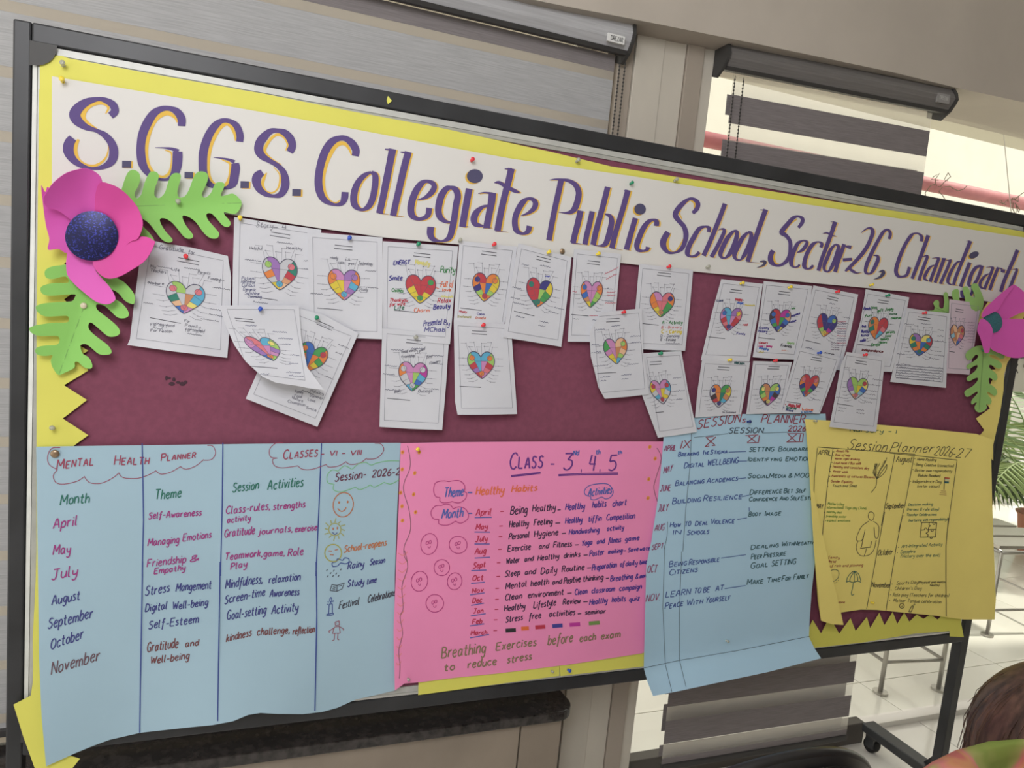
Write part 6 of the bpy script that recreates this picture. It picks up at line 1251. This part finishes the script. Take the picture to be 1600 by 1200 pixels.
zc = c0.z-.17
shell(.235, .17, .018, 'backrest', BK, zc, .80)
shell(.222, .158, .004, 'back_pad', mat('black_chair_pad', (.012,.012,.012), .6), zc, .785)
rim = MB(); rim.tube([(c0.x-math.cos(math.pi*i/24)*.235, .80-.05*(1-math.cos(math.pi*i/24)**2), zc+math.sin(math.pi*i/24)*.17) for i in range(25)], .009, 8); rim.build('rim', BK, rt, True)
MB().box(c0.x-.235, c0.x+.235, .76, .80, zc-.12, zc).build('backrest_lower', BK, rt, bevel=.01)
sz = .40
st = MB().box(c0.x-.17, c0.x+.19, .80, 1.12, sz-.03, sz).build('seat', BK, rt, bevel=.02)
for x in (-.16, .17):
    MB().tube([(c0.x+x, .79, zc-.05), (c0.x+x, .80, sz-.02), (c0.x+x*1.1, .77, .0)], .012, 8).build('rear_leg', M['chrome'], rt, True)
    MB().tube([(c0.x+x, 1.10, sz-.02), (c0.x+x*.9, 1.12, .0)], .012, 8).build('front_leg', M['chrome'], rt, True)

# person, seen from behind, seated low and leaning to the board
def skinfig(name, joints, edges, m, parent, sub=2, root_i=0):
    me = bpy.data.meshes.new(name); c = parent.location
    me.from_pydata([Vector(j[:3])-c for j in joints], edges, []); me.materials.append(m)
    o = bpy.data.objects.new(name, me); COL.objects.link(o); o.parent = parent
    sk = o.modifiers.new('skin', 'SKIN')
    for i, j in enumerate(joints):
        r_ = j[3]; me.skin_vertices[0].data[i].radius = r_ if isinstance(r_, tuple) else (r_, r_)
    me.skin_vertices[0].data[root_i].use_root = True; sk.use_smooth_shade = True
    s = o.modifiers.new('sub', 'SUBSURF'); s.levels = sub; s.render_levels = sub
    for p_ in me.polygons: p_.use_smooth = True
    return o
SKIN = mat('skin', (.42,.24,.15), .5)
HC = onY(1652, 1196, .62)            # head centre
B0 = Vector((HC.x+.10, HC.y-.20, 0))
pr_ = thing('person', 'seated person seen from behind with brown hair and a green and pink patterned top', 'person', (B0.x, B0.y, 0))
nk = Vector((HC.x+.02, HC.y-.075, HC.z-.12)); ch = onY(1668, 1352, .47); pv = Vector((HC.x+.13, HC.y-.26, .38 if HC.z > .75 else HC.z-.55))
shl = onY(1530, 1268, .47); shr = ch+Vector((.20, -.02, .05))
J = [(*pv, (.13,.11)), (*(pv.lerp(ch, .5)), (.12,.10)), (*ch, (.10,.08)), (*(ch+Vector((-.03,.03,.07))), (.055,.05)), (*nk, .05), (*(HC+Vector((.01,-.01,-.06))), .062), (*HC, .088), (*(HC+Vector((0,.01,.05))), .075),
     (*shl, .045), (*(shl+Vector((-.03,.12,-.24))), .040), (*(shl+Vector((.05,.22,-.34))), .034), (*(shl+Vector((.09,.26,-.35))), .03),
     (*shr, .045), (*(shr+Vector((.05,.12,-.24))), .040), (*(shr+Vector((-.02,.24,-.34))), .034), (*(shr+Vector((-.06,.28,-.35))), .03),
     (*(pv+Vector((-.10,.10,-.01))), .10), (*(pv+Vector((-.13,.46,.02))), .07), (*(pv+Vector((-.13,.50,-pv.z+.09))), .045), (*(pv+Vector((-.13,.62,-pv.z+.04))), .035),
     (*(pv+Vector((.10,.10,-.01))), .10), (*(pv+Vector((.13,.46,.02))), .07), (*(pv+Vector((.13,.50,-pv.z+.09))), .045), (*(pv+Vector((.13,.62,-pv.z+.04))), .035)]
Eg = [(0,1),(1,2),(2,3),(3,4),(4,5),(5,6),(6,7),(2,8),(8,9),(9,10),(10,11),(2,12),(12,13),(13,14),(14,15),(0,16),(16,17),(17,18),(18,19),(0,20),(20,21),(21,22),(22,23)]
body = skinfig('body', J, Eg, SKIN, pr_)
def cloth_mat():
    m = bpy.data.materials.new('patterned_cloth'); m.use_nodes = True; nt_ = m.node_tree; b = nt_.nodes['Principled BSDF']
    tc = nt_.nodes.new('ShaderNodeTexCoord'); n = nt_.nodes.new('ShaderNodeTexNoise'); n.inputs['Scale'].default_value = 9; n.inputs['Detail'].default_value = 2
    r_ = nt_.nodes.new('ShaderNodeValToRGB'); e = r_.color_ramp.elements
    e[0].position = .38; e[0].color = (.26,.34,.07,1); e[1].position = .62; e[1].color = (.60,.16,.14,1)
    k = e.new(.46); k.color = (.38,.40,.12,1); k = e.new(.52); k.color = (.70,.24,.22,1); k = e.new(.57); k.color = (.66,.30,.14,1)
    nt_.links.new(tc.outputs['Object'], n.inputs[0]); nt_.links.new(n.outputs[0], r_.inputs[0]); nt_.links.new(r_.outputs[0], b.inputs['Base Color'])
    b.inputs['Roughness'].default_value = .8
    return m
Jc = [(*pv, (.165,.145)), (*(pv.lerp(ch, .5)), (.158,.128)), (*ch, (.165,.118)), (*(ch+Vector((-.03,.03,.075))), (.085,.078)), (*shl, .074), (*(shl+Vector((-.03,.12,-.24))), .058), (*shr, .074), (*(shr+Vector((.05,.12,-.24))), .058)]
skinfig('patterned_top', Jc, [(0,1),(1,2),(2,3),(2,4),(4,5),(2,6),(6,7)], cloth_mat(), pr_)
HAIR = mat('brown_hair', (.085,.045,.030), .45, spec=.5, noise=.5, nscale=14, stretch=(6, 6, .5))
hb = MB(); hb.ball(HC+Vector((0,-.015,.02)), .125, 28, 18, (1, 1.08, 1.12)); 
ho = hb.build('hair', HAIR, pr_, True)
rnd = random.Random(4); hs = MB()
for k in range(420):
    a = rnd.uniform(0, 2*math.pi); b = rnd.uniform(.05, 1.9); R_ = .119
    p0 = HC+Vector((0,-.015,.02)); pts = []
    L = rnd.uniform(.12, .30)
    for t in range(9):
        u = t/8; bb = b+u*L/.12*.9; lift = 1+.05*rnd.random()*u+.06*u
        if bb < 1.9: q_ = p0+Vector((math.sin(bb)*math.cos(a), math.sin(bb)*math.sin(a)*1.08, math.cos(bb)*1.12))*R_*lift
        else: q_ = pts[-1]+Vector((math.cos(a)*.002, math.sin(a)*.002, -.022))
        pts.append(q_)
    hs.tube(pts, [.0011*(1-.7*t/8) for t in range(9)], 3, False)
tag(hs.build('hair_strands', HAIR, pr_), kind='stuff')
fc = HC+Vector((.01, .085, -.015)); fm = MB()
for s in (-1, 1): fm.ball(fc+Vector((s*.03, 0, .012)), .010, 10, 6)
fm.build('eyes', mat('eye_white', (.7,.7,.68), .3), pr_, True)
fm = MB(); fm.ball(fc+Vector((0, .012, -.018)), .013, 10, 6, (.8, 1.1, 1.4)); fm.build('nose', SKIN, pr_, True)
fm = MB(); fm.ball(fc+Vector((0, .000, -.050)), .017, 10, 6, (1.2, .5, .35)); fm.build('mouth', mat('lips', (.35,.10,.09), .5), pr_, True)
for s in (-1, 1):
    hand = (shl+Vector((.09,.26,-.35))) if s < 0 else (shr+Vector((-.06,.28,-.35)))
    JJ = [(*hand, (.03,.016))]; ee = []
    for f_ in range(4):
        o_ = Vector((-.024+.016*f_, .03, .0)); i0 = len(JJ); L = (.06,.07,.066,.052)[f_]
        JJ += [(*(hand+o_), .0095), (*(hand+o_+Vector((0, L*.5, -.004))), .0085), (*(hand+o_+Vector((0, L*.95, -.018))), .0065)]
        ee += [(0, i0), (i0, i0+1), (i0+1, i0+2)]
    i0 = len(JJ); JJ += [(*(hand+Vector((.032*-s*-1, .005, -.004))), .011), (*(hand+Vector((.045*s*1, .03, -.012))), .009)]; ee += [(0, i0), (i0, i0+1)]
    skinfig('hand', JJ, ee, SKIN, pr_, 1)

# low stool under the person
zs = pv.z-.13; stl = thing('stool', 'low round stool the seated person sits on, below the picture edge', 'stool', (pv.x, pv.y, 0))
MB().tube([(pv.x, pv.y, zs-.03), (pv.x, pv.y, zs)], .17, 24).build('seat', BK, stl)
for k in range(4):
    a = math.pi/4+k*math.pi/2
    MB().tube([(pv.x+.12*math.cos(a), pv.y+.12*math.sin(a), zs-.03), (pv.x+.16*math.cos(a), pv.y+.16*math.sin(a), 0)], .010, 8).build('leg', M['chrome'], stl, True)
